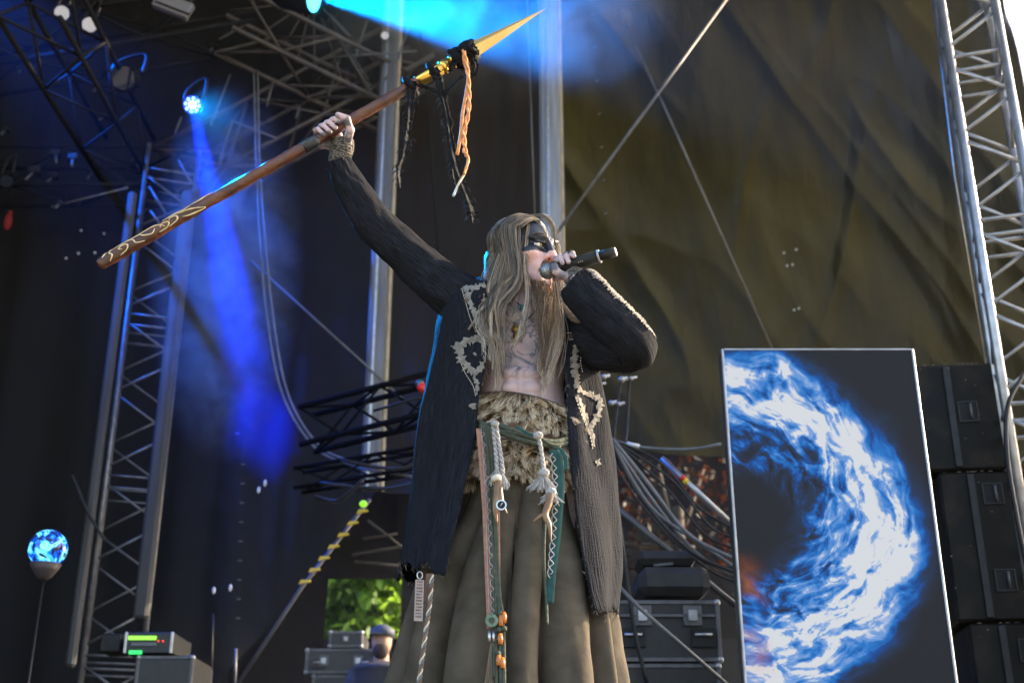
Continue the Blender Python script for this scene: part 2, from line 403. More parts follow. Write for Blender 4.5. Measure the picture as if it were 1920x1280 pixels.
hchords('roof_truss', 'dark roof truss running away from the camera at upper left', P(60, -20, 3.0), P(240, 300, 5.6), .2, .2, .02, .011, .5, M['matte2'])
# fan of struts under the roof node
fan = thing('strut_fan', 'fan of thin pale struts spreading from a dark hub under the roof', 'struts', tuple(P(588, 10, 5.3)))
MB().ball(P(588, 5, 5.3), (.26, .26, .1), 18, 8).build('hub', M['black'], fan, True)
for x1, y1 in [(480, 70), (528, 92), (556, 118), (590, 125), (640, 148), (690, 150), (655, 68), (700, 115), (430, 20), (470, -30)]:
    tube('strut', [P(588+(x1-588)*.28, 5+(y1-5)*.2, 5.25), P(x1, y1, 5.2)], .0085, M['cable_grey'] if x1 % 2 else RG, fan, 6)
for k, (a, b) in enumerate([((620, 108), (782, 96)), ((540, 160), (665, 164)), ((410, 75), (470, 42)), ((665, 110), (688, 40)), ((745, 112), (765, 55)), ((722, 150), (750, 105)), ((500, 200), (512, 150)), ((555, 222), (562, 200))]):
    t_ = tube('roof_strut', PP([a, b], 5.1), .0095, M['pole'], None, 6)
    tag(t_, 'thin pale strut crossing the dark roof above the spear', 'strut', 'loose struts under the roof')

# ---- guy wires, struts
def strut(name, label, cat, pts, y, r, m, seg=None, n=8):
    o = tube(name, PP(pts, y) if y is not None else PP(pts), r, m, None, n, True, seg); return tag(o, label, cat)
strut('bracing_pole', 'long thin pole slanting up to the right from behind the head', 'pole', [(1372, -15), (1036, 448)], 4.6, .0125, M['pole'])
strut('guy_wire', 'dim wire slanting down to the right across the tarpaulin to the screen', 'wire', [(1160, 20), (1250, 210), (1447, 652)], 5.3, .010, M['pole'])
strut('guy_wire', 'thin wire slanting down from the hanging cable to the dark sideways truss', 'wire', [(470, 488), (760, 752)], 5.2, .008, M['cable_grey'])
strut('guy_wire', 'thin upright wire left of the tall middle pole', 'wire', [(988, -10), (1003, 410)], 5.2, .006, M['pole'])
strut('guy_wire', 'thin upright cord behind the hanging black rags of the spear', 'wire', [(790, 60), (806, 250), (822, 480)], 5.5, .012, M['drape_mid'])
strut('guy_wire', 'thin slanting rope at the far upper left', 'wire', [(95, 388), (240, 352)], 5.2, .008, M['pole'])
for k, dx in enumerate((0, 9, 17)):
    o = strut('guy_wire', ['left', 'middle', 'right'][k]+' one of the three thin wires beside the shiny right tower', 'wire', [(1748+dx, -20), (1790+dx, 330), (1850+dx*.9, 690)], 3.2, .0035, M['alu'])
strut('bracing_pole', 'slanting dark strut between the drape folds low on the left half', 'pole', [(1100, 905), (1380, 1135)], 2.8, .016, M['alu_dull'])

# hazard striped diagonal strut with black and yellow marks
hz = thing('striped_strut', 'diagonal strut with black and yellow hazard stripes running down to the left', 'strut', tuple(P(690, 940, 5.2)))
tube('strut_tube', PP([(694, 935), (566, 1100), (440, 1290)], 5.2), .014, M['alu_dull'], hz, 8)
M['yel'] = mat('hazard_yellow', (.75, .5, .02), .5); M['limegr'] = mat('glowing_lime_tape', (.25, .7, .03), .5, emit=(.3, .9, .02), es=.25)  # the lime tape gets an added glow, though it is no lamp
for k in range(7):
    u = k/6; c0 = P(680-u*108, 962+u*132, 5.14)
    d = arr(P(566, 1100, 5.14))-arr(P(694, 935, 5.14)); d /= np.linalg.norm(d); sd_ = arr((1, 0, 0))
    vv = [c0-sd_*.045, c0+sd_*.025-d*.02, c0+sd_*.035+d*.0+arr((0, 0, .028)), c0-sd_*.03+arr((0, 0, .03))]
    back = [v+arr((0, .02, 0)) for v in vv]
    mesh('hazard_stripe', vv+back, [(0, 1, 2, 3), (7, 6, 5, 4), (0, 4, 5, 1), (1, 5, 6, 2), (2, 6, 7, 3), (3, 7, 4, 0)], M['yel'], hz)
MB().ball(P(681, 944, 5.13), (.028, .02, .025), 10, 6).build('glowing_lime_tape', M['limegr'], hz, True)

# ---- dark sideways truss and cables behind the singer
r = hchords('lattice_truss', 'low black truss reaching sideways behind the coat at waist height', P(575, 805, 4.2), P(850, 735, 3.8), .09, .13, .020, .010, .30, M['matte'])
hchords('lattice_truss', 'second black truss below the first, half lost in the shade', P(560, 900, 4.6), P(860, 850, 4.2), .06, .07, .014, .007, .3, M['matte'])
def cable(name, label, pts, r, m, seg=28, y=None):
    o = tube(name, PP(pts, y), r, m, None, 6, True, seg); return tag(o, label, 'cable')
for k, dx in enumerate((0, 7)):
    cable('hanging_cable', ['left', 'right'][k]+' one of the twin pale cables hanging in a long curve left of the singer', [(476+dx, 132, 5.0), (480+dx, 300, 5.0), (488+dx*1.4, 450, 4.9), (502+dx*1.6, 600, 4.8), (530+dx*1.5, 740, 4.7), (590+dx, 838-dx*.6, 4.6), (660, 872-dx, 4.5), (700+dx, 882, 4.4), (775, 893, 4.3)], .009, M['cable_grey'], 50)
bund = [[(1148, 822), (1215, 905), (1290, 1000), (1382, 1050)], [(1146, 830), (1200, 930), (1290, 1030), (1382, 1075)], [(1150, 838), (1220, 950), (1300, 1010), (1385, 1068)], [(1144, 824), (1240, 960), (1310, 1040), (1382, 1082)],
        [(1152, 826), (1260, 900), (1330, 985), (1380, 1010)], [(1150, 824), (1250, 915), (1320, 1000), (1382, 1030)], [(1146, 822), (1240, 868), (1310, 950), (1378, 992)], [(1142, 850), (1190, 930), (1260, 1010), (1330, 1068), (1384, 1092)]]
lb = ['topmost', 'second', 'third', 'fourth', 'thin upper', 'thin middle', 'faint upper', 'lowest']
for k, b in enumerate(bund):
    cable('cable', lb[k]+' cable of the bundle sagging down to the right towards the screen', b, .0105 if k < 4 else .0065, M['cable_grey'] if k in (0, 2, 3) else M['rubber'], 24, 2.6+.04*k)
cable('cable', 'pale cable with a white sleeve stretching level from the coat to the screen', [(1140, 822), (1200, 838), (1290, 842), (1352, 832)], .0095, M['cable_grey'], 20, 2.9)
tag(MB().tube(PP([(1175, 831), (1199, 837)], 2.88), .0125, 8).build('cable_sleeve', M['white'], None, True), 'short white sleeve on the level cable right of the coat', 'cable sleeve')
bp_ = thing('bracing_pole', 'grey pole with a red and yellow band slanting towards the screen', 'pole', tuple(P(1240, 858, 3.0)))
tube('pole_shaft', PP([(1240, 858), (1385, 995)], 3.0), .0165, M['alu'], bp_, 10)
M['red'] = mat('red_tape', (.6, .03, .02), .5); M['orange'] = mat('orange_tape', (.8, .3, .02), .5)
a, b = P(1277, 893, 3.0), P(1283, 899, 3.0); tube('red_band', [a, b], .0175, M['red'], bp_, 10); tube('yellow_band', [b, P(1290, 906, 3.0)], .0175, M['yel'], bp_, 10)
for k, (a, b, nm) in enumerate([((640, 862), (850, 850), 'upper'), ((600, 905), (860, 880), 'middle'), ((590, 930), (680, 900), 'lower')]):
    cable('cable', nm+' dark cable sagging behind the coat on its left side', [(a[0], a[1], 4.2), ((a[0]+b[0])/2, (a[1]+b[1])/2+22, 4.1), (b[0], b[1], 4.0)], .013, M['rubber'], 16)
cable('cable', 'thin black cable looping from the roof truss down past the lattice tower', [(135, 890, 4.9), (165, 960, 4.9), (195, 1010, 4.9)], .012, M['rubber'])
strut('bracing_pole', 'dark upright stand pole just right of the coat hem', 'pole', [(1150, 900), (1172, 1060), (1190, 1180), (1215, 1290)], 2.4, .010, M['blackm'], 12)
strut('bracing_pole', 'thin grey pole slanting down in front of the right flight case', 'pole', [(1162, 1100), (1200, 1140), (1372, 1290)], 1.9, .0085, M['cable_grey'])
for k, (a, b) in enumerate([((680, 1010), (745, 1000)), ((660, 1040), (760, 1022)), ((690, 975), (760, 1030)), ((665, 1052), (750, 1060))]):
    tag(tube('backstage_strut', PP([a, b], 6.6), .012, M['roof_steel'], None, 6), ['topmost', 'third', 'crossing', 'lowest'][k]+' dim strut behind the slanting drape above the leafy opening', 'strut', 'dim struts backstage')
# mics and clamps right of the waist
for k, (x, y, s) in enumerate([(1132, 706, 1), (1165, 711, 1.2), (1183, 709, .8), (1146, 755, 1), (1160, 757, .8), (1125, 720, .7)]):
    c = P(x, y, 3.2); q = thing('drum_clamp', ['upper left', 'largest upper middle', 'upper right', 'lower left', 'lower right', 'leftmost tiny'][k]+' of the small chrome clamps right of the waist', 'clamp', tuple(c), 'chrome clamps behind the waist')
    MB().ball(c, .017*s, 10, 6).build('clamp_knob', M['alu'], q, True); MB().tube([c, c+arr((.035, .01, .012))], .009*s, 8).build('clamp_arm', M['white'], q, True)
for k, pts in enumerate([[(1164, 715), (1158, 760), (1150, 830)], [(1180, 715), (1176, 800), (1172, 830)]]):
    strut('stand_rod', ['left', 'right'][k]+' thin dark rod under the chrome clamps', 'stand', pts, 3.2, .006, M['blackm'], 8)
# red and blue vocal microphone peeping out behind the coat
q = thing('microphone', 'spare microphone with a red collar on a boom behind the coat', 'microphone', tuple(P(790, 724, 3.0)))
MB().ball(P(787, 719, 3.0), (.026, .024, .024), 14, 9).build('grille', mat('blue_grey_grille', (.06, .13, .18), .4, .6), q, True)
MB().tube([P(788, 722, 3.0), P(797, 734, 3.0)], [.027, .021], 14).build('collar', mat('red_collar', (.7, .02, .01), .4), q, True)
tube('handle', PP([(797, 734), (830, 775)], 3.0), [.018, .014], M['black'], q, 10)
strut('stand_rod', 'black boom rod holding the spare microphone', 'stand', [(700, 770), (775, 748), (840, 735)], 3.0, .008, M['blackm'])
# ================================================================== LED screen on its stand
YS = 1.35
ztop = P(1350, 655, YS)[2]
xl, xr = Xat(1352, YS, ztop), Xat(1711, YS, ztop)
W_, H_ = xr-xl, 1.86
scr = thing('led_screen', 'tall upright screen showing a swirling blue and white wave', 'screen', ((xl+xr)/2, YS, ztop-H_))
M['frame'] = mat('dark_grey_metal_frame', (.09, .09, .1), .35, .6)
MB().box(((xl+xr)/2, YS+.045, ztop-H_/2), (W_, .07, H_), bev=.006).build('casing', M['frame'], scr)
for nm, c, d in (('bezel', (xl+.004, YS, ztop-H_/2), (.010, .028, H_)), ('bezel', (xr-.004, YS, ztop-H_/2), (.010, .028, H_)), ('bezel', ((xl+xr)/2, YS, ztop-.004), (W_-.02, .028, .010)), ('bezel', ((xl+xr)/2, YS, ztop-H_+.006), (W_-.02, .028, .012))):
    MB().box(c, d, bev=.003).build(nm, M['alu'], scr)
def screen_mat(cx, cz, s):
    m, t, b, o = new_mat('led_screen_picture'); L = t.links.new
    b.inputs['Base Color'].default_value = (.010, .010, .012, 1); b.inputs['Roughness'].default_value = .4; b.inputs['Specular IOR Level'].default_value = .1
    def Mt(op, a, c=None, d=None, clamp=False):
        n = N(t, 'ShaderNodeMath', _operation=op, _use_clamp=clamp)
        for i, v in enumerate((a, c, d)):
            if v is None: continue
            if isinstance(v, (int, float)): n.inputs[i].default_value = v
            else: L(v, n.inputs[i])
        return n.outputs[0]
    uv = N(t, 'ShaderNodeTexCoord').outputs['UV']
    def warp(v, sc, am, det=3):
        n = N(t, 'ShaderNodeTexNoise', Scale=sc, Detail=det); L(v, n.inputs['Vector'])
        s_ = N(t, 'ShaderNodeVectorMath', _operation='SUBTRACT'); L(n.outputs[1], s_.inputs[0]); s_.inputs[1].default_value = (.5, .5, .5)
        k = N(t, 'ShaderNodeVectorMath', _operation='SCALE', Scale=am); L(s_.outputs[0], k.inputs[0])
        a_ = N(t, 'ShaderNodeVectorMath', _operation='ADD'); L(v, a_.inputs[0]); L(k.outputs[0], a_.inputs[1]); return a_.outputs[0]
    w1 = warp(warp(uv, 2.2, .20, 2), 9, .055, 5)
    sx = N(t, 'ShaderNodeSeparateXYZ'); L(w1, sx.inputs[0])
    X = Mt('MULTIPLY', Mt('SUBTRACT', sx.outputs[0], cx), 1/s); Z = Mt('MULTIPLY', Mt('SUBTRACT', sx.outputs[1], cz), 1/(s*1.0))
    r = Mt('SQRT', Mt('ADD', Mt('MULTIPLY', X, X), Mt('MULTIPLY', Z, Z))); an = Mt('ARCTAN2', Z, X)
    def smooth(v, a, c):
        n = N(t, 'ShaderNodeMapRange', _interpolation_type='SMOOTHSTEP'); L(v, n.inputs[0]); n.inputs[1].default_value = a; n.inputs[2].default_value = c; return n.outputs[0]
    def noise(x, y, sc, det=4, rough=.55, dist=0.0):
        c = N(t, 'ShaderNodeCombineXYZ'); L(x, c.inputs[0]); L(y, c.inputs[1]); n = N(t, 'ShaderNodeTexNoise', Scale=sc, Detail=det, Roughness=rough, Distortion=dist); L(c.outputs[0], n.inputs['Vector']); return n.outputs[0]
    spi = Mt('ADD', Mt('MULTIPLY', r, 7.0), Mt('MULTIPLY', an, -1.1))
    streak = noise(Mt('MULTIPLY', spi, 1.25), Mt('MULTIPLY', an, 1.9), 1.4, 7, .57, 1.1)
    curl = noise(X, Z, 5.5, 8, .58, 1.6)
    big = noise(X, Z, 1.9, 2)
    outer = smooth(r, 1.03, .80); inner = smooth(r, .20, .40); band = Mt('MULTIPLY', outer, inner)
    bright = Mt('ADD', Mt('MULTIPLY', streak, 2.3), Mt('ADD', Mt('MULTIPLY', curl, 1.4), Mt('MULTIPLY_ADD', big, 1.1, -1.60)))
    # inner lip of the wave stays deep blue, crest is white
    lip = smooth(r, .42, .66)
    val = Mt('MULTIPLY', band, Mt('ADD', bright, Mt('MULTIPLY_ADD', lip, .50, -.36)))
    rp = N(t, 'ShaderNodeValToRGB'); cr = rp.color_ramp
    for _ in range(4): cr.elements.new(.5)
    for e, (p_, c) in zip(cr.elements, [(0, (.016, .016, .019)), (.28, (.018, .040, .10)), (.44, (.004, .085, .40)), (.64, (.02, .24, .78)), (.88, (.28, .50, .95)), (1.0, (.90, .94, 1.0))]): e.position = p_; e.color = (*c, 1)
    L(val, rp.inputs[0])
    su = N(t, 'ShaderNodeSeparateXYZ'); L(uv, su.inputs[0])
    edge = smooth(su.outputs[0], .15, .0); low = Mt('MULTIPLY', smooth(su.outputs[1], -1.75, -1.1), smooth(su.outputs[1], -.85, -1.1))
    fire = Mt('MULTIPLY', Mt('MULTIPLY', edge, low), smooth(noise(X, Z, 3.1, 5), .42, .72))
    mx = N(t, 'ShaderNodeMixRGB', _blend_type='MIX'); L(fire, mx.inputs[0]); L(rp.outputs[0], mx.inputs[1]); mx.inputs[2].default_value = (1.0, .26, .01, 1)
    L(mx.outputs[0], b.inputs['Emission Color']); b.inputs['Emission Strength'].default_value = SCR_E
    return m
SCR_E = .165
cx = Xat(1380, YS, P(1380, 972, YS)[2])-xl; cz = P(1380, 978, YS)[2]-ztop
m_ = screen_mat(cx, cz, .80)
px_ = [(xl+.009, YS-.008, ztop-.009), (xr-.009, YS-.008, ztop-.009), (xr-.009, YS-.008, ztop-H_+.012), (xl+.009, YS-.008, ztop-H_+.012)]
mesh('picture_panel', px_+[(a, b+.012, c) for a, b, c in px_], [(3, 2, 1, 0), (4, 5, 6, 7), (0, 1, 5, 4), (1, 2, 6, 5), (2, 3, 7, 6), (3, 0, 4, 7)], m_, scr, uv=[(p[0]-xl, p[2]-ztop) for p in px_]*2)
MB().box(((xl+xr)/2, YS+.09, (ztop-H_)/2+.003), (W_*.8, .5, ztop-H_-.01), bev=.01).build('stand', M['black'], scr)

# ================================================================== line array / speaker stack right of the screen
M['scuffed'] = mat('scuffed_black_cabinet', (.0075, .0065, .005), .5, 0, (.026, .020, .014), 7, .25, bscale=30, ramp=(.5, .82), spec=.15)
M['scratch'] = mat('bare_wood_scratches', (.16, .13, .10), .8)
ys = 2.35
rows_z = [(682, 884), (888, 1166), (1170, 1330)]
lab = ['top', 'middle', 'lowest visible']
ang = -.12; ca, sa = math.cos(ang), math.sin(ang); AX = arr([(ca, sa, 0), (-sa, ca, 0), (0, 0, 1)])
cl = arr((Xat(1722, ys, 1.9)+.03, ys, 0))
prevz = None; rr = np.random.default_rng(5)
zs = [Zat(1718 and 684, ys), Zat(884, ys), Zat(1166, ys), 0.35, .003]
for k in range(4):
    z1, z0 = zs[k]-.003, zs[k+1]+.003
    if k == 3: z1 = zs[3]-.006
    wd = .40+.03*k; x0 = cl[0]+.045*k
    c = arr((x0, ys, 0))+AX[0]*wd/2+AX[1]*.3; c[2] = (z0+z1)/2
    q = thing('speaker_cabinet', ['topmost scuffed black speaker cabinet beside the screen', 'second scuffed black speaker cabinet from the top beside the screen', 'third black speaker cabinet from the top beside the screen', 'bottom black speaker cabinet of the stack beside the screen'][k], 'speaker', (c[0], c[1], z0), 'speaker cabinets stacked beside the screen')
    MB().box(c, (wd, .6, z1-z0), AX, .012).build('cabinet', M['scuffed'], q)
    f = c-AX[1]*.3
    MB().box(f+AX[0]*(-wd/2+.15)-AX[1]*.008, (.034, .012, z1-z0-.03), AX, .003).build('seam_strap', M['rubber'], q)
    hz_ = [0.02] if k != 1 else [.17, -.12]
    if k == 2: hz_ = [.15, -.1]
    for h in hz_:
        hc = f+AX[0]*.03+arr((0, 0, h*(z1-z0)*2 if abs(h) > .05 else h))
        h_ = MB()
        for dx, dz, ww, hh in ((-.045, 0, .008, .10), (.045, 0, .008, .10), (0, .05, .098, .008), (0, -.05, .098, .008)): h_.box(hc+AX[0]*dx+arr((0, 0, dz))-AX[1]*.004, (ww, .012, hh), AX, .002)
        fr_ = h_.build('handle_frame', M['case'], q)
        MB().box(hc-AX[1]*.002, (.08, .006, .09), AX).build('handle_recess', mat('black_recess', (.006, .006, .006), .8) if 'black_recess' not in bpy.data.materials else bpy.data.materials['black_recess'], q)
        MB().tube([hc+AX[0]*.012+arr((0, 0, .04))-AX[1]*.014, hc+AX[0]*.012-arr((0, 0, .04))-AX[1]*.014], .007, 8).build('handle_bar', M['alu_dull'], q, True)
    s_ = MB()
    for _ in range(14):
        u, v = rr.uniform(-wd/2+.01, wd/2-.05), rr.uniform(-.46, .46)*(z1-z0)
        s_.box(f+AX[0]*u+arr((0, 0, v))-AX[1]*.001, (rr.uniform(.002, .012), .003, rr.uniform(.0015, .006)), AX)
    for _ in range(10):
        u = rr.uniform(-wd/2+.01, wd/2-.02); s_.box(f+AX[0]*u+arr((0, 0, (z1-z0)/2-.002))-AX[1]*.001, (rr.uniform(.004, .02), .003, .003), AX)
    s_.build('scratches', M['scratch'], q)
cable('cable', 'black cable looping round the right lattice tower', [(1920, 700, 1.9), (1890, 760, 1.85), (1888, 850, 1.85), (1905, 960, 1.85), (1925, 1060, 1.85)], .011, M['rubber'], 24)

# ================================================================== flight cases
def flight_case(label, px0, px1, py0, py1, y, depth=.5, latches=2, group=None, handle=True, base=None):
    z1, z0 = Zat(py0, y), (Zat(py1, y) if base is None else base); zm = (z0+z1)/2
    x0, x1 = Xat(px0, y, zm), Xat(px1, y, zm); w_, h = x1-x0, z1-z0; c = arr(((x0+x1)/2, y+depth/2, zm))
    q = thing('flight_case', label, 'flight case', (c[0], c[1], z0), group)
    MB().box(c, (w_-.012, depth-.012, h-.012)).build('case_panel', M['case'], q)
    e = .022
    for dx in (-1, 1):
        for dy in (-1, 1): MB().box(c+arr((dx*(w_/2-e/2), dy*(depth/2-e/2), 0)), (e, e, h-2*e), bev=.004).build('edge_rail', M['alu_dull'], q)
    for dz in (-1, 1):
        for dy in (-1, 1): MB().box(c+arr((0, dy*(depth/2-e/2), dz*(h/2-e/2))), (w_-2*e, e, e), bev=.004).build('edge_rail', M['alu_dull'], q)
    for dx in (-1, 1):
        for dz in (-1, 1): MB().ball(c+arr((dx*(w_/2-e/2), -(depth/2-e/2), dz*(h/2-e/2))), e*.8, 10, 6).build('ball_corner', M['alu'], q, True)
    if h > .25:
        MB().box(c+arr((0, -depth/2-.003, h*.24)), (w_-2*e-.004, .012, .016), bev=.003).build('lid_seam', M['alu_dull'], q)
    for k in range(latches):
        u = (-.5+(k+.5)/latches)*w_*.95 if latches > 1 else 0
        lc = c+arr((u, -depth/2-.004, h*.24 if h > .25 else 0)); s = min(.1, h*.45)
        MB().box(lc, (s*.9, .010, s), bev=.004).build('latch_plate', M['alu_dull'], q)
        MB().box(lc-arr((0, .008, 0)), (s*.45, .012, s*.55), bev=.003).build('butterfly_latch', M['alu'], q)
    if handle and h > .15:
        for u in ((-.33, .33) if w_ > .5 else (0,)):
            hc = c+arr((u*w_, -depth/2-.004, -h*.12)); s = min(.12, h*.5)
            MB().box(hc, (s, .008, s*.75), bev=.003).build('handle_dish', M['blackm'], q)
            b_ = MB(); b_.tube([hc+arr((-s*.35, -.012, s*.12)), hc+arr((s*.35, -.012, s*.12))], .008, 8); b_.build('handle_grip', M['alu'], q, True)
    return q
M['bag'] = mat('black_padded_bag', (.02, .02, .022), .75, 0, (.03, .03, .032), 12, .3)
flight_case('large black flight case with silver edges and latches, right of the singer', 1153, 1352, 1124, 1240, 2.5, .55, 2, base=None)
flight_case('black flight case at the bottom edge, carrying the large case with two latches', 1150, 1362, 1243, 1420, 2.5, .55, 2, base=.004)
bag = MB().box(P(1262, 1092, 2.7)+arr((0, .1, 0)), (.36, .35, .145), bev=.04).build('equipment_bag', M['bag']); tag(bag, 'black padded case lying on the large flight case right of the singer', 'bag')
bag2 = thing('amplifier_head', 'black rounded box with two pale grips, topmost on the right pile', 'amplifier', tuple(P(1250, 1050, 2.72)))
MB().box(P(1250, 1047, 2.72)+arr((0, .1, 0)), (.30, .3, .075), bev=.03).build('body', M['bag'], bag2)
for a, b in (((1208, 1050), (1232, 1049)), ((1268, 1044), (1290, 1041)), ((1226, 1060), (1262, 1056))): tube('grip', PP([a, b], 2.69), .008, M['cable_grey'], bag2, 8)
flight_case('small black flight case on top of the pile behind, left of the singer', 616, 680, 1182, 1213, 6.0, .4, 1)
flight_case('long black flight case in the middle of the pile left of the singer', 572, 706, 1215, 1262, 6.0, .5, 2)
flight_case('lowest black flight case of the pile left of the singer', 576, 706, 1264, 1420, 6.0, .5, 2, base=.004)
flight_case('square black rack case with a silver frame under the rack unit', 236, 347, 1228, 1420, 3.9, .5, 0, base=.004, handle=False)
# rack unit with green display
rk = thing('rack_unit', 'rack unit with a glowing green display and red lamps at lower left', 'rack unit', tuple(P(276, 1222, 3.9)))
zr = Zat(1226, 3.9)+.006; zr1 = Zat(1184, 3.9); xa, xb = Xat(232, 3.9, zr), Xat(322, 3.9, zr)
MB().box(((xa+xb)/2, 4.12, (zr+zr1)/2), (xb-xa, .44, zr1-zr), bev=.006).build('casing', M['case'], rk)
MB().box((xa+.006, 3.895, (zr+zr1)/2), (.016, .02, zr1-zr), bev=.003).build('rack_ear', M['alu'], rk); MB().box((xb-.006, 3.895, (zr+zr1)/2), (.016, .02, zr1-zr), bev=.003).build('rack_ear', M['alu'], rk)
M['green_led'] = mat('green_display', (.02, .1, .02), .4, emit=(.28, .85, .05), es=.4); M['red_led'] = mat('red_lamp', (.2, .01, .01), .4, emit=(1, .05, .02), es=1)
M['green_dim'] = mat('green_lamp', (.02, .1, .02), .4, emit=(.02, .7, .12), es=.5)
MB().box(P(267, 1195, 3.893), (.165, .01, .022)).build('display', M['green_led'], rk)
MB().box(P(270, 1207, 3.893), (.15, .01, .018)).build('display', M['cable_grey'], rk)
MB().box(P(254, 1222, 3.893), (.075, .01, .02)).build('display', M['green_dim'], rk)
for d in (0, 9): MB().ball(P(297+d, 1201, 3.892), .004, 8, 5).build('indicator_lamp', M['red_led'], rk)
tag(MB().box(P(207, 1204, 4.0)+arr((0, .1, 0)), (.13, .2, .11), bev=.01).build('junction_box', M['black']), 'small black box left of the green display', 'box')
# ================================================================== plasma ball lamp on a thin stand
yb = 2.4
pb = thing('globe_lamp', 'clear globe lamp with flickering electric blue light on a thin stand at far left', 'lamp', tuple(P(84, 1420, yb)))
gc = P(90, 1028, yb)
def glow_mat():
    m, t, b, o = new_mat('blue_plasma_globe'); tc = N(t, 'ShaderNodeTexCoord')
    nz = N(t, 'ShaderNodeTexNoise', Scale=11, Detail=3, Distortion=2.2); t.links.new(tc.outputs['Object'], nz.inputs['Vector'])
    rp = N(t, 'ShaderNodeValToRGB'); cr = rp.color_ramp; [cr.elements.new(.5) for _ in range(3)]
    for e, (p, c) in zip(cr.elements, [(.40, (.004, .004, .008)), (.48, (.0, .06, .5)), (.53, (.03, .35, .95)), (.6, (.2, .7, 1)), (.67, (.004, .006, .015))]): e.position = p; e.color = (*c, 1)
    t.links.new(nz.outputs[0], rp.inputs[0]); t.links.new(rp.outputs[0], b.inputs['Emission Color']); b.inputs['Emission Strength'].default_value = .5
    b.inputs['Base Color'].default_value = (.01, .01, .015, 1); b.inputs['Roughness'].default_value = .1; return m
MB().ball(gc, .092, 28, 18).build('glass_globe', glow_mat(), pb, True)
MB().tube([gc-arr((0, 0, .075)), gc-arr((0, 0, .11)), gc-arr((0, 0, .14)), gc-arr((0, 0, .155))], [.075, .055, .035, .012], 20).build('socket', mat('dark_socket', (.06, .045, .045), .6), pb, True)
tube('stand_rod', [gc-arr((0, 0, .15)), arr((gc[0]-.004, yb, .01))], .006, M['blackm'], pb, 8)
MB().tube([(gc[0]-.004, yb, .004), (gc[0]-.004, yb, .02)], .13, 20).build('foot_plate', M['black'], pb, True)
# thin stands, small clips at lower left
for k, (x0, x1, y0) in enumerate([(440, 442, 1215), (395, 400, 1150)]):
    tag(tube('stand_rod', PP([(x0, 1300), (x1, y0)], 4.8), .010 if k == 0 else .006, M['alu_dull' if k == 0 else 'blackm'], None, 8), ['short bright stand rod at the bottom left of the slanting drape edge', 'thin dark stand rod left of the slanting drape edge', 'upright dark stand with a pale clip left of the slanting drape edge'][k], 'stand')
for k, (x, y) in enumerate([(485, 918), (432, 1101), (401, 1106), (497, 905)]):
    tag(MB().ball(P(x, y, 5.0), (.012, .012, .026), 8, 5).build('clip', M['white']), 'tiny pale clip on the dark drape at lower left', 'clip', 'pale clips on the dark drape')
for k in range(10):
    tag(MB().box(P(456-k*1.2, 870+k*36 if k < 9 else 812, 5.86), (.03, .008, .009)).build('clip', M['alu_dull']), 'small dull eyelet in the upright row on the left drape', 'eyelet', 'eyelets on the left drape')
for k, (x, y) in enumerate([(152, 432), (195, 438), (124, 484), (147, 475), (178, 474)]):
    tag(MB().ball(P(x, y, 5.5), .011, 8, 5).build('cable_clip', M['white']), ['upper left', 'upper right', 'leftmost', 'middle lower', 'right lower'][k]+' pale dot on the dark drape edge near the spear end', 'clip', 'pale dots along the roof edge')
# red jacket hung high at the far left
jk = MB().ball(P(15, 416, 5.3), (.035, .03, .075), 10, 7).ball(P(19, 400, 5.3), (.022, .02, .025), 8, 5).build('red_bundle', mat('dark_red_cloth', (.22, .01, .01), .8), None, True); tag(jk, 'small dark red bundle hanging high at the far left edge', 'bundle')

# ================================================================== stage lights
def aim(a, b):
    d = arr(b)-arr(a); d /= np.linalg.norm(d); u = np.cross(d, (0.1, 1, .2)); u /= np.linalg.norm(u); return d, u, np.cross(d, u)
def fixture(label, c, to, R, L, lens_m, group=None, ring=0, yoke=True):
    d, u, v = aim(c, to); c = arr(c); q = thing('stage_light', label, 'stage light', tuple(c), group)
    MB().tube([c-d*L, c-d*L*.75, c-d*.02, c+d*.0], [R*.55, R*.95, R*1.12, R*1.15], 22).build('housing', M['black'], q, True)
    MB().tube([c-d*.002, c+d*.006], R*.96, 22).build('lens', lens_m, q, False)
    MB().tube([c+d*.001, c+d*.014], R*1.15, 22, caps=False).build('lens_rim', M['blackm'], q, False)
    if ring:
        for k in range(ring):
            a = 2*math.pi*k/ring; p = c+d*.012+(u*math.cos(a)+v*math.sin(a))*R*.72
            MB().ball(p, R*.16, 8, 6).build('led', M['led_blue'], q, True)
        MB().ball(c+d*.014, R*.34, 14, 8).build('led', M['led_white'], q, True)
    if yoke:
        MB().tube(spline([c-d*L*.5+u*R*1.25, c-d*L*.5+u*R*1.3+arr((0, 0, .18)), c-d*L*.5-u*R*1.3+arr((0, 0, .18)), c-d*L*.5-u*R*1.25], 14), .014, 6).build('yoke', M['blackm'], q, True)
    return q
M['led_blue'] = mat('blue_led', (.05, .1, .3), .3, emit=(.12, .3, 1), es=2.2); M['led_white'] = mat('white_blue_led', (.3, .4, .5), .3, emit=(.65, .85, 1), es=7)
M['lens_blue'] = mat('lit_blue_lens', (.02, .03, .3), .3, emit=(.02, .06, 1), es=.5); M['lens_dark'] = mat('dark_lens', (.015, .02, .03), .08)
M['lens_cyan'] = mat('lit_cyan_lens', (.1, .4, .6), .3, emit=(.05, .62, 1), es=1.5)
m, t, b, o_ = new_mat('louvred_white_lens'); tc = N(t, 'ShaderNodeTexCoord'); wv = N(t, 'ShaderNodeTexWave', Scale=18, Distortion=.3); t.links.new(tc.outputs['Object'], wv.inputs[0])
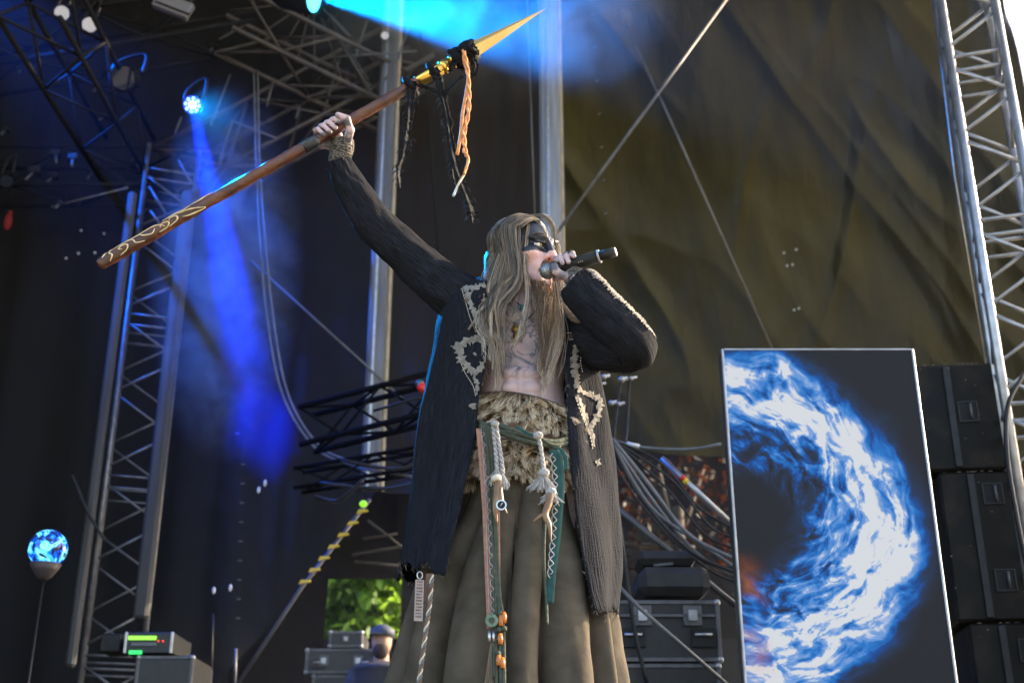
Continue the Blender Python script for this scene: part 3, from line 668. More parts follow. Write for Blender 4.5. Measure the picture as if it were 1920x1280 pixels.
rp = N(t, 'ShaderNodeValToRGB'); rp.color_ramp.elements[0].color = (.25, .25, .27, 1); rp.color_ramp.elements[1].color = (.75, .72, .7, 1); t.links.new(wv.outputs[0], rp.inputs[0]); t.links.new(rp.outputs[0], b.inputs['Base Color']); b.inputs['Emission Strength'].default_value = .10; t.links.new(rp.outputs[0], b.inputs['Emission Color'])
M['lens_pale'] = m
front = arr((0, -6, 0))
fixture('lit blue spotlight throwing a beam down to the right at upper left', P(361, 197, 4.3), P(361, 197, 4.3)+arr((.15, -.9, -.55)), .068, .22, M['lens_blue'], ring=8)
fixture('round pale louvred lamp at the top left, the left one of two', P(116, 25, 4.6), arr((-.6, -3.5, 1.0)), .060, .15, M['lens_pale'])
fixture('round pale louvred lamp at the top left, the right and lower of two', P(168, 47, 4.6), arr((-.6, -3.5, 1.0)), .060, .15, M['lens_pale'])
fixture('unlit round moving light with a dark lens left of the blue spotlight', P(230, 146, 4.4), P(230, 146, 4.4)+arr((0, -1, -.6)), .095, .25, M['lens_dark'])
fixture('small unlit lamp low at the far left', P(12, 340, 5.0), arr((-1, -2, 0)), .05, .15, M['lens_dark'])
cy_c = P(588, -8, 4.2)
fixture('big cyan moving light at the top edge throwing a wide bright beam to the right', cy_c, P(1000, 30, 3.9), .13, .34, M['lens_cyan'], yoke=False)
fixture('small round lamp glinting under the cyan beam', P(722, 67, 5.2), front, .035, .1, M['lens_pale'], yoke=False)
fl = thing('flood_panel', 'flat grey rectangular flood light tilted at the top edge', 'flood light', tuple(P(325, 16, 4.2)))
axr = arr(Matrix.Rotation(.40, 3, 'Y').to_3x3()) @ np.eye(3)
axr = np.array([[math.cos(.42), 0, -math.sin(.42)], [0, 1, 0], [math.sin(.42), 0, math.cos(.42)]])
MB().box(P(325, 12, 4.2), (.30, .06, .135), axr, .006).build('flood_body', mat('grey_flood_panel', (.2, .19, .2), .5), fl)
MB().box(P(323, 15, 4.16), (.30, .012, .012), axr, .002).build('flood_seam', M['black'], fl)
rg = np.random.default_rng(12)
# smaller dark rigging clutter in the roof: clamps, lamps with yokes
for k in range(22):
    x, y = rg.uniform(10, 420), rg.uniform(60, 400)
    if abs(x-361) < 70 and y > 130: continue
    c = P(x, y, rg.uniform(4.9, 5.8)); s = rg.uniform(.6, 1.3)
    q = thing('rigging_clamp', 'dark rigging clamp lost in the shade of the roof', 'clamp', tuple(c), 'rigging clamps in the dark roof')
    MB().box(c, (.07*s, .06, .05*s), bev=.01).build('clamp_body', M['blackm'], q); tube('clamp_bolt', [c, c+arr((rg.uniform(-.05, .05), -.05, -.09*s))], .012, M['alu_dull'], q, 6)
for k, (p0, p1) in enumerate([((432, 140), (395, 235)), ((340, 220), (328, 250)), ((280, 350), (312, 402)), ((335, 300), (358, 342)), ((282, 395), (300, 420)), ((436, 228), (412, 300)), ((433, 226), (520, 260)), ((410, 310), (420, 290))]):
    tag(tube('roof_strut', PP([p0, p1], 5.15), .0085, M['cable_grey'], None, 6), ['just right of the blue lamp', 'just left of the blue lamp', 'crossing the top of the left tower', 'short one under the blue lamp', 'near the spear butt', 'left of the hanging cables', 'sloping right under the hanging cables', 'lowest one right of the beam'][k]+', thin pale roof strut', 'strut', 'thin struts beside the blue beam')

# ---- light of the lit lamps
def spot(name, a, b, col, e, cone, blend=.3, r=.03):
    l = bpy.data.lights.new(name, 'SPOT'); l.energy = e; l.color = col; l.spot_size = math.radians(cone); l.spot_blend = blend; l.shadow_soft_size = r
    o = bpy.data.objects.new(name, l); COL.objects.link(o); o.location = a; o.rotation_euler = Vector(arr(a)-arr(b)).to_track_quat('Z', 'Y').to_euler(); return o
la = P(363, 206, 4.2); spot('blue_spot', la, P(468, 700, 5.7), (.001, .022, 1), 3800, 14.5, 1.0, .04)
lc = P(606, -2, 4.1); spot('cyan_spot', lc, P(1150, 70, 3.9), (.0, .25, 1), 2900, 30, .7)
spot('corner_spot', P(-90, -90, 4.2), P(170, 200, 4.4), (.0, .12, 1), 600, 50, .8)
spot('rim_spot', P(361, 197, 4.1), P(800, 350, 0.05), (.0, .30, 1), 2000, 17, .5, .06)

# ================================================================== leaves behind
def leafmass(name, label, cat, c, R, n, size, m, kind=None, trunk=None, seed=1, clump=26):
    g = np.random.default_rng(seed); c = arr(c); R = arr(R)
    cc = g.normal(size=(clump, 3)); cc /= np.linalg.norm(cc, axis=1)[:, None]; cc *= g.uniform(.3, 1, (clump, 1))**.5; cc = c+cc*R
    pk = g.integers(0, clump, n); p = cc[pk]+g.normal(size=(n, 3))*R*.20
    d1 = g.normal(size=(n, 3)); d1 /= np.linalg.norm(d1, axis=1)[:, None]; d2 = np.cross(d1, g.normal(size=(n, 3))); d2 /= np.linalg.norm(d2, axis=1)[:, None]
    s = (size*g.uniform(.6, 1.3, n))[:, None]
    V = np.stack([p-d1*s, p+d2*s*.45, p+d1*s, p-d2*s*.45], 1).reshape(-1, 3); F = np.arange(4*n).reshape(-1, 4)
    me = bpy.data.meshes.new('leaves'); me.vertices.add(4*n); me.vertices.foreach_set('co', V.ravel()); me.loops.add(4*n); me.loops.foreach_set('vertex_index', F.ravel()); me.polygons.add(n)
    me.polygons.foreach_set('loop_start', np.arange(0, 4*n, 4)); me.update(calc_edges=True)
    a = me.attributes.new('rnd', 'FLOAT', 'POINT'); a.data.foreach_set('value', np.repeat(g.uniform(0, 1, n), 4))
    root = thing(name, label, cat, (c[0], c[1], -1.6)); o = link('crown', me, m, root)
    tube('trunk', [(c[0], c[1], -1.62), (c[0]+.1, c[1], c[2])], [.16, .06], M['bark'], root, 9)
    for k in range(6): tube('limb', [(c[0]+.05, c[1], c[2]-R[2]*.6), tuple(cc[k])], [.05, .015], M['bark'], root, 6)
    return root
M['bark'] = mat('bark', (.09, .07, .05), .9, 0, (.05, .04, .03), 15, .5)
M['leaf'] = leaf_mat('sunlit_green_leaves', (.08, .16, .02), (.35, .6, .05)); M['leaf2'] = leaf_mat('darker_green_leaves', (.04, .09, .02), (.12, .3, .05)); M['leaf3'] = leaf_mat('warm_light_leaves', (.008, .0045, .0025), (.045, .011, .002))
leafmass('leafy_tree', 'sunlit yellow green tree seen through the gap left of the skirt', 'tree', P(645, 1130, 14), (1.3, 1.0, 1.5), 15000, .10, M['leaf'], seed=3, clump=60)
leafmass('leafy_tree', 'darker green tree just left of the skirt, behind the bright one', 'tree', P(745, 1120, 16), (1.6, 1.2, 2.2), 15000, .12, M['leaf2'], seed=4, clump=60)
leafmass('stand_in_shrub', 'made-up shrub standing in for orange light behind the cable bundle', 'shrub', P(1255, 950, 9.9), (.95, .5, .8), 600, .055, M['leaf3'], seed=6, clump=34)  # invented shrub, its orange leaf colour stands in for glimpses of warm light

# backstage technician, small and out of focus
def small_person():
    y = 5.7; q = thing('person', 'bearded crew member in black T-shirt and cap, in the gap left of the skirt', 'person', tuple(P(716, 1578, y)))
    hc = P(716, 1201, y); b = MB(); m_s = mat('crew_skin', (.45, .26, .19), .6)
    h = hc[2]
    b.ball(hc, (.075, .09, .115), 16, 12)
    b.tube([hc-arr((0, 0, .08)), hc-arr((0, 0, .2))], [.055, .06], 12)
    for s in (-1, 1):
        b.tube(spline([hc+arr((s*.19, .02, -.24)), hc+arr((s*.25, .02, -.5)), hc+arr((s*.14, -.16, -.66))], 12), np.linspace(.05, .032, 12), 10)
        b.tube(spline([hc+arr((s*.10, 0, -.75)), hc+arr((s*.11, .0, -1.1)), hc+arr((s*.11, .03, -h+.06))], 12), np.linspace(.085, .05, 12), 10)
        b.ball(hc+arr((s*.10, -.20, -.68)), (.035, .045, .03), 8, 6)
    b.tube(spline([hc+arr((0, 0, -.18)), hc+arr((0, 0, -.45)), hc+arr((0, 0, -.8))], 8), [.1, .15, .16, .16, .15, .14, .14, .15], 14)
    o = b.build('body', m_s, q, True); md = o.modifiers.new('r', 'REMESH'); md.mode = 'VOXEL'; md.voxel_size = .014; md.use_smooth_shade = True
    c = MB().tube([hc+arr((0, 0, .03)), hc+arr((0, 0, .08)), hc+arr((0, 0, .12))], [.098, .09, .03], 16); c.box(hc+arr((0, -.12, .035)), (.13, .09, .012), bev=.005); c.build('cap', mat('pale_blue_cap', (.05, .065, .09), .7), q, True)
    MB().ball(hc+arr((0, -.045, -.075)), (.06, .055, .065), 12, 8).build('beard', mat('dark_beard', (.05, .03, .02), .9), q, True)
    t = MB().tube(spline([hc+arr((0, 0, -.15)), hc+arr((0, 0, -.2)), hc+arr((0, .0, -.26)), hc+arr((0, 0, -.5)), hc+arr((0, 0, -.82))], 14), np.interp(np.linspace(0, 1, 14), [0, .1, .25, .6, 1], [.08, .15, .215, .20, .20]), 18, flat=.95, up=(0, 1, 0))
    for s in (-1, 1): t.tube([hc+arr((s*.15, .01, -.22)), hc+arr((s*.24, .02, -.42))], [.075, .075], 12)
    t.build('t_shirt', M['bag'], q, True)
    MB().tube([hc+arr((-.1, 0, -.8)), hc+arr((-.11, .03, -h+.03))], [.105, .075], 12).tube([hc+arr((.1, 0, -.8)), hc+arr((.11, .03, -h+.03))], [.105, .075], 12).build('trousers', M['black'], q, True)
small_person()

# ================================================================== stage haze
def smoke(name, c, r, dens, sc, label, col=(.85, .88, .92)):
    o = MB().ball(c, r, 20, 12).build(name, None); tag(o, label, None, kind='stuff')
    m = bpy.data.materials.new(name); m.use_nodes = True; t = m.node_tree; t.nodes.clear(); oo = t.nodes.new('ShaderNodeOutputMaterial'); pv = t.nodes.new('ShaderNodeVolumePrincipled'); pv.inputs['Color'].default_value = (*col, 1); pv.inputs['Anisotropy'].default_value = .2
    tc = N(t, 'ShaderNodeTexCoord'); nz = N(t, 'ShaderNodeTexNoise', Scale=sc, Detail=4, Roughness=.6, Distortion=.8); t.links.new(tc.outputs['Object'], nz.inputs['Vector'])
    mr = N(t, 'ShaderNodeMapRange'); mr.inputs[1].default_value = .36; mr.inputs[2].default_value = .68; mr.inputs[4].default_value = dens; t.links.new(nz.outputs[0], mr.inputs[0])
    # density fades to nothing at the skin of the cloud
    dv = N(t, 'ShaderNodeVectorMath', _operation='DIVIDE'); t.links.new(tc.outputs['Object'], dv.inputs[0]); dv.inputs[1].default_value = r
    ln = N(t, 'ShaderNodeVectorMath', _operation='LENGTH'); t.links.new(dv.outputs[0], ln.inputs[0]); fr = N(t, 'ShaderNodeMapRange'); fr.inputs[1].default_value = 1.0; fr.inputs[2].default_value = .35; t.links.new(ln.outputs[1], fr.inputs[0])
    mu = N(t, 'ShaderNodeMath', _operation='MULTIPLY'); t.links.new(mr.outputs[0], mu.inputs[0]); t.links.new(fr.outputs[0], mu.inputs[1])
    t.links.new(mu.outputs[0], pv.inputs['Density']); t.links.new(pv.outputs[0], oo.inputs['Volume']); o.data.materials.append(m); return o
smoke('smoke', P(880, 20, 4.1), (1.6, .7, .85), .28, 2.6, 'smoke lit cyan by the big moving light at the top')
smoke('smoke', P(432, 500, 4.95), (.55, 1.15, 1.55), .9, 4.5, 'smoke lit deep blue in the beam of the blue spotlight')
cy.volume_step_rate = 2.0; cy.volume_max_steps = 128
hzb = MB().box((-.4, 4.5, 4.1), (10.6, 2.7, 7.8)).build('haze', None)
hzb['kind'] = 'stuff'
m = bpy.data.materials.new('stage_haze'); m.use_nodes = True; t = m.node_tree; t.nodes.clear(); oo = t.nodes.new('ShaderNodeOutputMaterial'); pv = t.nodes.new('ShaderNodeVolumePrincipled')
pv.inputs['Density'].default_value = .004; pv.inputs['Color'].default_value = (.85, .87, .9, 1); pv.inputs['Anisotropy'].default_value = .3
t.links.new(pv.outputs[0], oo.inputs['Volume']); hzb.data.materials.append(m); m.cycles.homogeneous_volume = True if hasattr(m.cycles, 'homogeneous_volume') else True
# ================================================================== THE SINGER
SKIN_W = arr((.50, .385, .39)); SKIN_P = arr((.74, .46, .41))
per = thing('person', 'bare chested singer with long hair in an open black coat, raising a spear', 'person', tuple(P(975, 1578, 0)))
RS = P(857, 562, .03); RE = P(716, 436, .03); RW = P(638, 296, -.01)          # raised arm
LS = P(1068, 642, .03); LE = P(1196, 650, -.17); LW = P(1084, 527, -.165)     # microphone arm
HC = P(984, 479, .0); HS = 1.05
yaw, pit = math.radians(46), math.radians(-5)
hf = arr((math.sin(yaw)*math.cos(pit), -math.cos(yaw)*math.cos(pit), math.sin(pit))); hl = arr((math.cos(yaw), math.sin(yaw), 0)); hu = np.cross(hf, hl)*1.0
if hu[2] < 0: hu = -hu
HM = np.stack([hf, hl, hu])            # rows: local axes in world (x forward, y = screen right side, z up)
def H(x, y, z): return HC+HS*(arr((x, y, z))@HM)

# ---- signed distance body, one continuous skin
prims = []
def cap(a, b, r1, r2, k=.02, sub=False): prims.append(('c', arr(a), arr(b), r1, r2, k, sub))
def chain(pts, rs, k=.006):
    for i in range(len(pts)-1): cap(pts[i], pts[i+1], rs[i], rs[i+1], k)
def ell(c, r, ax=None, k=.02, sub=False): prims.append(('e', arr(c), arr(r), np.eye(3) if ax is None else ax, k, sub))
tz = lambda px, py, y=0: P(px, py, y)
ell(tz(983, 900, .03), (.165, .115, .13), k=.03)
ell(tz(980, 790, .02), (.142, .102, .17), k=.05)
ell(tz(975, 670, .025), (.155, .108, .17), k=.05)
ell(tz(970, 600, .03), (.16, .09, .09), k=.04)
cap(tz(905, 575, .03), RS, .06, .058, .05); cap(tz(1040, 600, .03), LS, .058, .055, .05)
ell(tz(925, 632, -.035), (.070, .040, .048), k=.035); ell(tz(1018, 640, -.035), (.066, .040, .048), k=.035)
for s_ in (-1, 1):
    for k_ in range(3): ell(tz(978+s_*19, 700+k_*27, -.072), (.027, .016, .020), k=.014)
ell(tz(976, 705, -.095), (.004, .012, .09), k=.012, sub=True)
cap(tz(980, 752, -.105), tz(980, 754, -.08), .007, .005, .006, True)
cap(tz(972, 615, .03), H(-.02, 0, -.08), .062, .055, .035)
cap(tz(930, 590, -.02), tz(968, 598, -.055), .012, .010, .02); cap(tz(1015, 592, -.02), tz(980, 600, -.055), .012, .010, .02)
cap(RS, RE, .052, .040, .03); cap(RE, RW, .041, .026, .02)
cap(LS, LE, .050, .040, .03); cap(LE, LW, .041, .026, .02)
for s in (-1, 1):
    hp = P(983, 930, .03)+arr((s*.09, 0, 0)); kn = arr((hp[0]+s*.06, -.04, .52)); an = arr((kn[0]+s*.03, .05, .085))
    cap(hp, kn, .085, .055, .03); cap(kn, an, .056, .036, .02); cap(an-arr((0, -.03, .03)), an+arr((s*.03, -.17, -.045)), .038, .028, .02)
hb = len(prims)
# head
def HH(*a): return H(*a)
ell(H(-.010, 0, .030), arr((.088, .073, .089))*HS, HM, .01)
ell(H(.022, 0, -.03), arr((.074, .062, .088))*HS, HM, .03)
cap(H(.072, -.012, -.105), H(.072, .012, -.105), .021*HS, .021*HS, .02)
for s in (-1, 1):
    cap(H(.0, s*.056, -.055), H(.06, s*.02, -.10), .018*HS, .02*HS, .025)
    ell(H(.062, s*.046, -.022), arr((.026, .022, .018))*HS, HM, .025)
    cap(H(.092, s*.012, .024), H(.074, s*.052, .026), .0115*HS, .009*HS, .014)
    cap(H(.0, s*.072, .0), H(-.008, s*.082, .02), .012*HS, .012*HS, .012)
    ell(H(.101, s*.031, .002), arr((.017, .020, .0135))*HS, HM, .012, True)
    cap(H(.088, s*.044, .010), H(.096, s*.022, .011), .0055*HS, .005*HS, .006)   # upper lid
    cap(H(.086, s*.044, -.007), H(.094, s*.022, -.008), .005*HS, .0045*HS, .006)  # lower lid
cap(H(.092, 0, .022), H(.116, 0, -.028), .0085*HS, .0125*HS, .012)
for s in (-1, 1): ell(H(.105, s*.0145, -.034), arr((.011, .0085, .009))*HS, HM, .008)
for s in (-1, 1): ell(H(.108, s*.0085, -.043), arr((.006, .004, .005))*HS, HM, .004, True)
ell(H(.085, 0, -.066), arr((.024, .034, .024))*HS, HM, .016)
cap(H(.100, -.020, -.063), H(.107, 0, -.0585), .0055*HS, .0062*HS, .005); cap(H(.107, 0, -.0585), H(.100, .020, -.063), .0062*HS, .0055*HS, .005)
cap(H(.098, -.018, -.073), H(.104, 0, -.075), .0055*HS, .0078*HS, .005); cap(H(.104, 0, -.075), H(.098, .018, -.073), .0078*HS, .0055*HS, .005)
cap(H(.112, -.021, -.0675), H(.113, .021, -.0675), .0032*HS, .0032*HS, .003, True)

# ---- spear and mic axes, used by the hands
SP0, SP1 = P(185, 497, -.06), P(890, 93, -.06); SPT = P(1026, 15, -.06)
sa_ = (SP1-SP0)/np.linalg.norm(SP1-SP0); RSH = .0185
MC0, MC1 = P(1027, 508, -.125), P(1154, 472, -.20); ma = (MC1-MC0)/np.linalg.norm(MC1-MC0); RMI = .0185
def on_axis(o, a, px):       # point of the axis whose picture column is px
    lo, hi = 0, 2.5
    for _ in range(40):
        m_ = (lo+hi)/2; p = o+a*m_; d = p-CAMP; x = 960+FPX*d[0]/np.dot(d, _F)
        if x < px: lo = m_
        else: hi = m_
    return o+a*lo
def wrap_hand(o, a, R, cols, tips, wrist, palm_r, thumb, fr, start=150, lens=None):
    """palm behind the bar, fingers over its top, tips in front"""
    toward = arr((0, -1, .0)); toward = toward-a*np.dot(toward, a); toward /= np.linalg.norm(toward)
    up = np.cross(toward, a); up = up if up[2] > 0 else -up
    mcps = []; tipp = []
    for i, px in enumerate(cols):
        c = on_axis(o, a, px); f = fr[i]; rr_ = R+f*.92
        def at(deg, drift=0, ex=0):
            g = math.radians(deg); return c+(toward*math.sin(g)+up*math.cos(g))*(rr_+ex)+a*drift
        m0 = at(-start+60, -.004, .010)       # knuckle, behind
        pts = [m0, at(-42, 0, .008), at(8, .003, .007), at(48, .007, .004), at(tips[i], .012, .001)]
        rs = [f*1.12, f*1.02, f*1.04, f*.94, f*.84]
        chain(pts, rs, .0035)
        if i < 3: prims.append(('nobreak',))
        mcps.append(m0); tipp.append(pts[-1])
    prims[:] = [p for p in prims if p[0] != 'nobreak']
    for m0 in mcps: cap(m0, wrist+(m0-wrist)*.15, fr[0]*1.25, palm_r, .012)
    cap(mcps[0], mcps[-1], .0125, .0125, .012)
    chain(thumb, [.0165, .0125, .0118, .0100], .006)
    return tipp
RHW = P(645, 276, -.02)
rt = wrap_hand(SP0, sa_, RSH, [600, 611, 622, 632], [112, 118, 112, 92], RHW, .021, [P(650, 268, -.035), P(657, 244, -.075), P(650, 223, -.098), P(634, 216, -.100)], [.0078, .0088, .0092, .009])
cap(RHW, RW, .026, .0255, .01)
LHW = P(1078, 519, -.145)
lt = wrap_hand(MC0, ma, RMI, [1043, 1053, 1064, 1075], [62, 92, 96, 66], LHW, .021, [P(1068, 521, -.155), P(1053, 516, -.172), P(1042, 508, -.180), P(1040, 498, -.180)], [.0080, .0087, .0088, .0084])
cap(LHW, LW, .025, .0255, .01)

def sdf_mesh(prims, vox, T=48):
    bb = []
    for p in prims:
        if p[0] == 'c': r = max(p[3], p[4])+p[5]+.01; lo = np.minimum(p[1], p[2])-r; hi = np.maximum(p[1], p[2])+r
        else: r = p[2].max()+p[4]+.01; lo = p[1]-r; hi = p[1]+r
        bb.append((lo, hi))
    lo = np.min([b[0] for b in bb], 0); hi = np.max([b[1] for b in bb], 0)
    g = openvdb.FloatGrid(1.0); S = vox*T
    i0 = np.floor(lo/S).astype(int); i1 = np.ceil(hi/S).astype(int)
    for i in range(i0[0], i1[0]):
        for j in range(i0[1], i1[1]):
            for k in range(i0[2], i1[2]):
                o = arr((i, j, k))*S; e = o+S
                idx = [n for n, b in enumerate(bb) if np.all(b[1] > o) and np.all(b[0] < e)]
                if not idx: continue
                q = np.arange(T)*vox; G = np.stack(np.meshgrid(o[0]+q, o[1]+q, o[2]+q, indexing='ij'), -1); D = np.full((T, T, T), .5)
                for n in idx:
                    p = prims[n]
                    if p[0] == 'c':
                        ba = p[2]-p[1]; pa = G-p[1]; h = np.clip((pa@ba)/max(1e-9, ba@ba), 0, 1)
                        d = np.linalg.norm(pa-h[..., None]*ba, axis=-1)-(p[3]+(p[4]-p[3])*h); kk = p[5]; sub = p[6]
                    else:
                        l = (G-p[1])@p[3].T; k0 = np.linalg.norm(l/p[2], axis=-1); k1 = np.linalg.norm(l/p[2]**2, axis=-1)+1e-9
                        d = k0*(k0-1)/k1; kk = p[4]; sub = p[5]
                    if sub: hh = np.maximum(kk-np.abs(D+d), 0)/kk; D = np.maximum(D, -d)+hh*hh*kk*.25
                    else: hh = np.maximum(kk-np.abs(D-d), 0)/kk; D = np.minimum(D, d)-hh*hh*kk*.25
                g.copyFromArray(np.clip(D, -1, .5).astype(np.float32), ijk=(i*T, j*T, k*T))
    pts, tris, quads = g.convertToPolygons(0.0, 0.0)
    return arr(pts)*vox, tris, quads
pts, tris, quads = sdf_mesh(prims, .0024)
F = [tuple(int(a) for a in q[::-1]) for q in quads]+[tuple(int(a) for a in q[::-1]) for q in tris]
me = bpy.data.meshes.new('body'); me.from_pydata(pts.tolist(), [], F)
# skin colours: true pigment only (face paint, smudges, tattoo ink)
hp_ = ((pts-HC)/HS)@HM.T; inhead = (np.abs(hp_[:, 0]) < .16) & (np.abs(hp_[:, 1]) < .1) & (hp_[:, 2] > -.14) & (hp_[:, 2] < .16)
nz = vnoise(pts*28, 3)*.5+vnoise(pts*70, 4)*.3
col = SKIN_W*(1+.10*nz)[:, None]
warm = np.clip(.5+vnoise(pts*9, 8), 0, 1)[:, None]; col = col*(1-.35*warm)+SKIN_P*.35*warm
fc = SKIN_P*(1+.05*nz)[:, None]
def near(c, r): return np.exp(-np.sum((hp_-arr(c))**2, 1)/(2*r*r))[:, None]
fc = fc*(1-near((.12, 0, -.035), .014)*.5)+arr((.5, .16, .12))*near((.12, 0, -.035), .014)*.5
fc = fc*(1-near((.07, -.05, -.03), .02)*.3)+arr((.6, .28, .24))*near((.07, -.05, -.03), .02)*.3
lips = ((np.abs(hp_[:, 2]+.0665) < .0125) & (np.abs(hp_[:, 1]) < .021) & (hp_[:, 0] > .095))[:, None]
fc = np.where(lips, arr((.42, .15, .13)), fc)
paint = (hp_[:, 2] > -.0155+.004*vnoise(hp_*30, 6)-.006*np.abs(hp_[:, 1])/.05) & (hp_[:, 0] > -.01)
pc = arr((.022, .027, .038))*(1+.5*vnoise(hp_*40, 9)+.6*np.clip(vnoise(hp_*14, 2), 0, 1))[:, None]
pc = pc*(1-.8*near((.095, -.031, .012), .016))
fc = np.where(paint[:, None], pc, fc)
stub = ((hp_[:, 2] < -.085) | ((hp_[:, 2] > -.057) & (hp_[:, 2] < -.045) & (np.abs(hp_[:, 1]) < .026))) & (hp_[:, 0] > .03)
sw_ = np.clip((-.080-hp_[:, 2])/.02, 0, 1)*np.clip((hp_[:, 0]-.0)/.05, 0, 1); sw_ = np.maximum(sw_, np.exp(-((hp_[:, 2]+.051)/.005)**2-(hp_[:, 1]/.02)**2)*(hp_[:, 0] > .08))
fc = fc*(1-.42*sw_)[:, None]
col = np.where(inhead[:, None], fc, col)
tat = np.zeros(len(pts))
ch = (~inhead) & (pts[:, 1] < .0) & (np.abs(pts[:, 0]-.02) < .15)
zt = P(960, 590, 0)[2]; zb = P(960, 735, 0)[2]
tat[ch] = (np.clip((pts[ch, 2]-zb)/.05, 0, 1)*np.clip((zt+.03-pts[ch, 2])/.04, 0, 1)*np.clip((.15-np.abs(pts[ch, 0]-.02))/.05, 0, 1))
for c in (RHW, P(620, 238, -.06), LHW, P(1058, 495, -.13)):
    d = np.linalg.norm(pts-c, axis=1) < .10
    sm = np.clip(vnoise(pts*55, 12)*1.3+.15, 0, .8)[:, None]
    col = np.where(d[:, None] & ~inhead[:, None], col*(1-sm)+arr((.09, .09, .11))*sm, col)
a = me.attributes.new('skincol', 'FLOAT_COLOR', 'POINT'); a.data.foreach_set('color', np.hstack([np.clip(col, 0, 1), np.ones((len(col), 1))]).ravel().astype(np.float32))
a = me.attributes.new('tattoo', 'FLOAT', 'POINT'); a.data.foreach_set('value', tat.astype(np.float32))
m, t, b, o_ = new_mat('skin'); b.inputs['Roughness'].default_value = .5; b.inputs['Subsurface Weight'].default_value = .12; b.inputs['Subsurface Radius'].default_value = (.6, .25, .12); b.inputs['Subsurface Scale'].default_value = .012
ac = N(t, 'ShaderNodeAttribute', _attribute_name='skincol'); at_ = N(t, 'ShaderNodeAttribute', _attribute_name='tattoo'); tc = N(t, 'ShaderNodeTexCoord')
n1 = N(t, 'ShaderNodeTexNoise', Scale=13, Detail=3, Distortion=1.6); t.links.new(tc.outputs['Object'], n1.inputs['Vector'])
s1 = N(t, 'ShaderNodeMath', _operation='SUBTRACT'); s1.inputs[1].default_value = .5; t.links.new(n1.outputs[0], s1.inputs[0])
s2 = N(t, 'ShaderNodeMath', _operation='ABSOLUTE'); t.links.new(s1.outputs[0], s2.inputs[0])
mr = N(t, 'ShaderNodeMapRange'); mr.inputs[1].default_value = .045; mr.inputs[2].default_value = .012; t.links.new(s2.outputs[0], mr.inputs[0])
n2 = N(t, 'ShaderNodeTexNoise', Scale=9, Detail=4); t.links.new(tc.outputs['Object'], n2.inputs['Vector']); mr2 = N(t, 'ShaderNodeMapRange'); mr2.inputs[1].default_value = .43; mr2.inputs[2].default_value = .66; mr2.inputs[4].default_value = .8; t.links.new(n2.outputs[0], mr2.inputs[0])
mxm = N(t, 'ShaderNodeMath', _operation='MAXIMUM'); t.links.new(mr.outputs[0], mxm.inputs[0]); t.links.new(mr2.outputs[0], mxm.inputs[1])
mu = N(t, 'ShaderNodeMath', _operation='MULTIPLY'); t.links.new(mxm.outputs[0], mu.inputs[0]); t.links.new(at_.outputs['Fac'], mu.inputs[1])
m8 = N(t, 'ShaderNodeMath', _operation='MULTIPLY'); m8.inputs[1].default_value = .85; t.links.new(mu.outputs[0], m8.inputs[0])
mx = N(t, 'ShaderNodeMixRGB', _blend_type='MIX'); t.links.new(m8.outputs[0], mx.inputs[0]); t.links.new(ac.outputs['Color'], mx.inputs[1]); mx.inputs[2].default_value = (.06, .09, .14, 1); t.links.new(mx.outputs[0], b.inputs['Base Color'])
bn = N(t, 'ShaderNodeTexNoise', Scale=240, Detail=3); t.links.new(tc.outputs['Object'], bn.inputs['Vector']); bp = N(t, 'ShaderNodeBump', Strength=.25, Distance=.002); t.links.new(bn.outputs[0], bp.inputs['Height']); t.links.new(bp.outputs[0], b.inputs['Normal'])
M['skin'] = m
body = link('body', me, m, per, True)
# eyes
M['eyewhite'] = mat('eye_white', (.75, .68, .60), .15); M['iris'] = mat('amber_iris', (.25, .16, .03), .1); M['pupil'] = mat('pupil', (.004, .004, .004), .05)
for s in (-1, 1):
    c = H(.0815, s*.031, .0018); e = MB().ball(c, .0125*HS, 16, 12).build('eye', M['eyewhite'], per, True)
    g = arr(hf)+hl*.25; g /= np.linalg.norm(g); g = g*.99
    if s < 0: pass
    MB().ball(c+g*.0085*HS, .0068*HS, 12, 8).build('iris', M['iris'], e, True); MB().ball(c+g*.0129*HS, .0029*HS, 10, 6).build('pupil', M['pupil'], e, True)
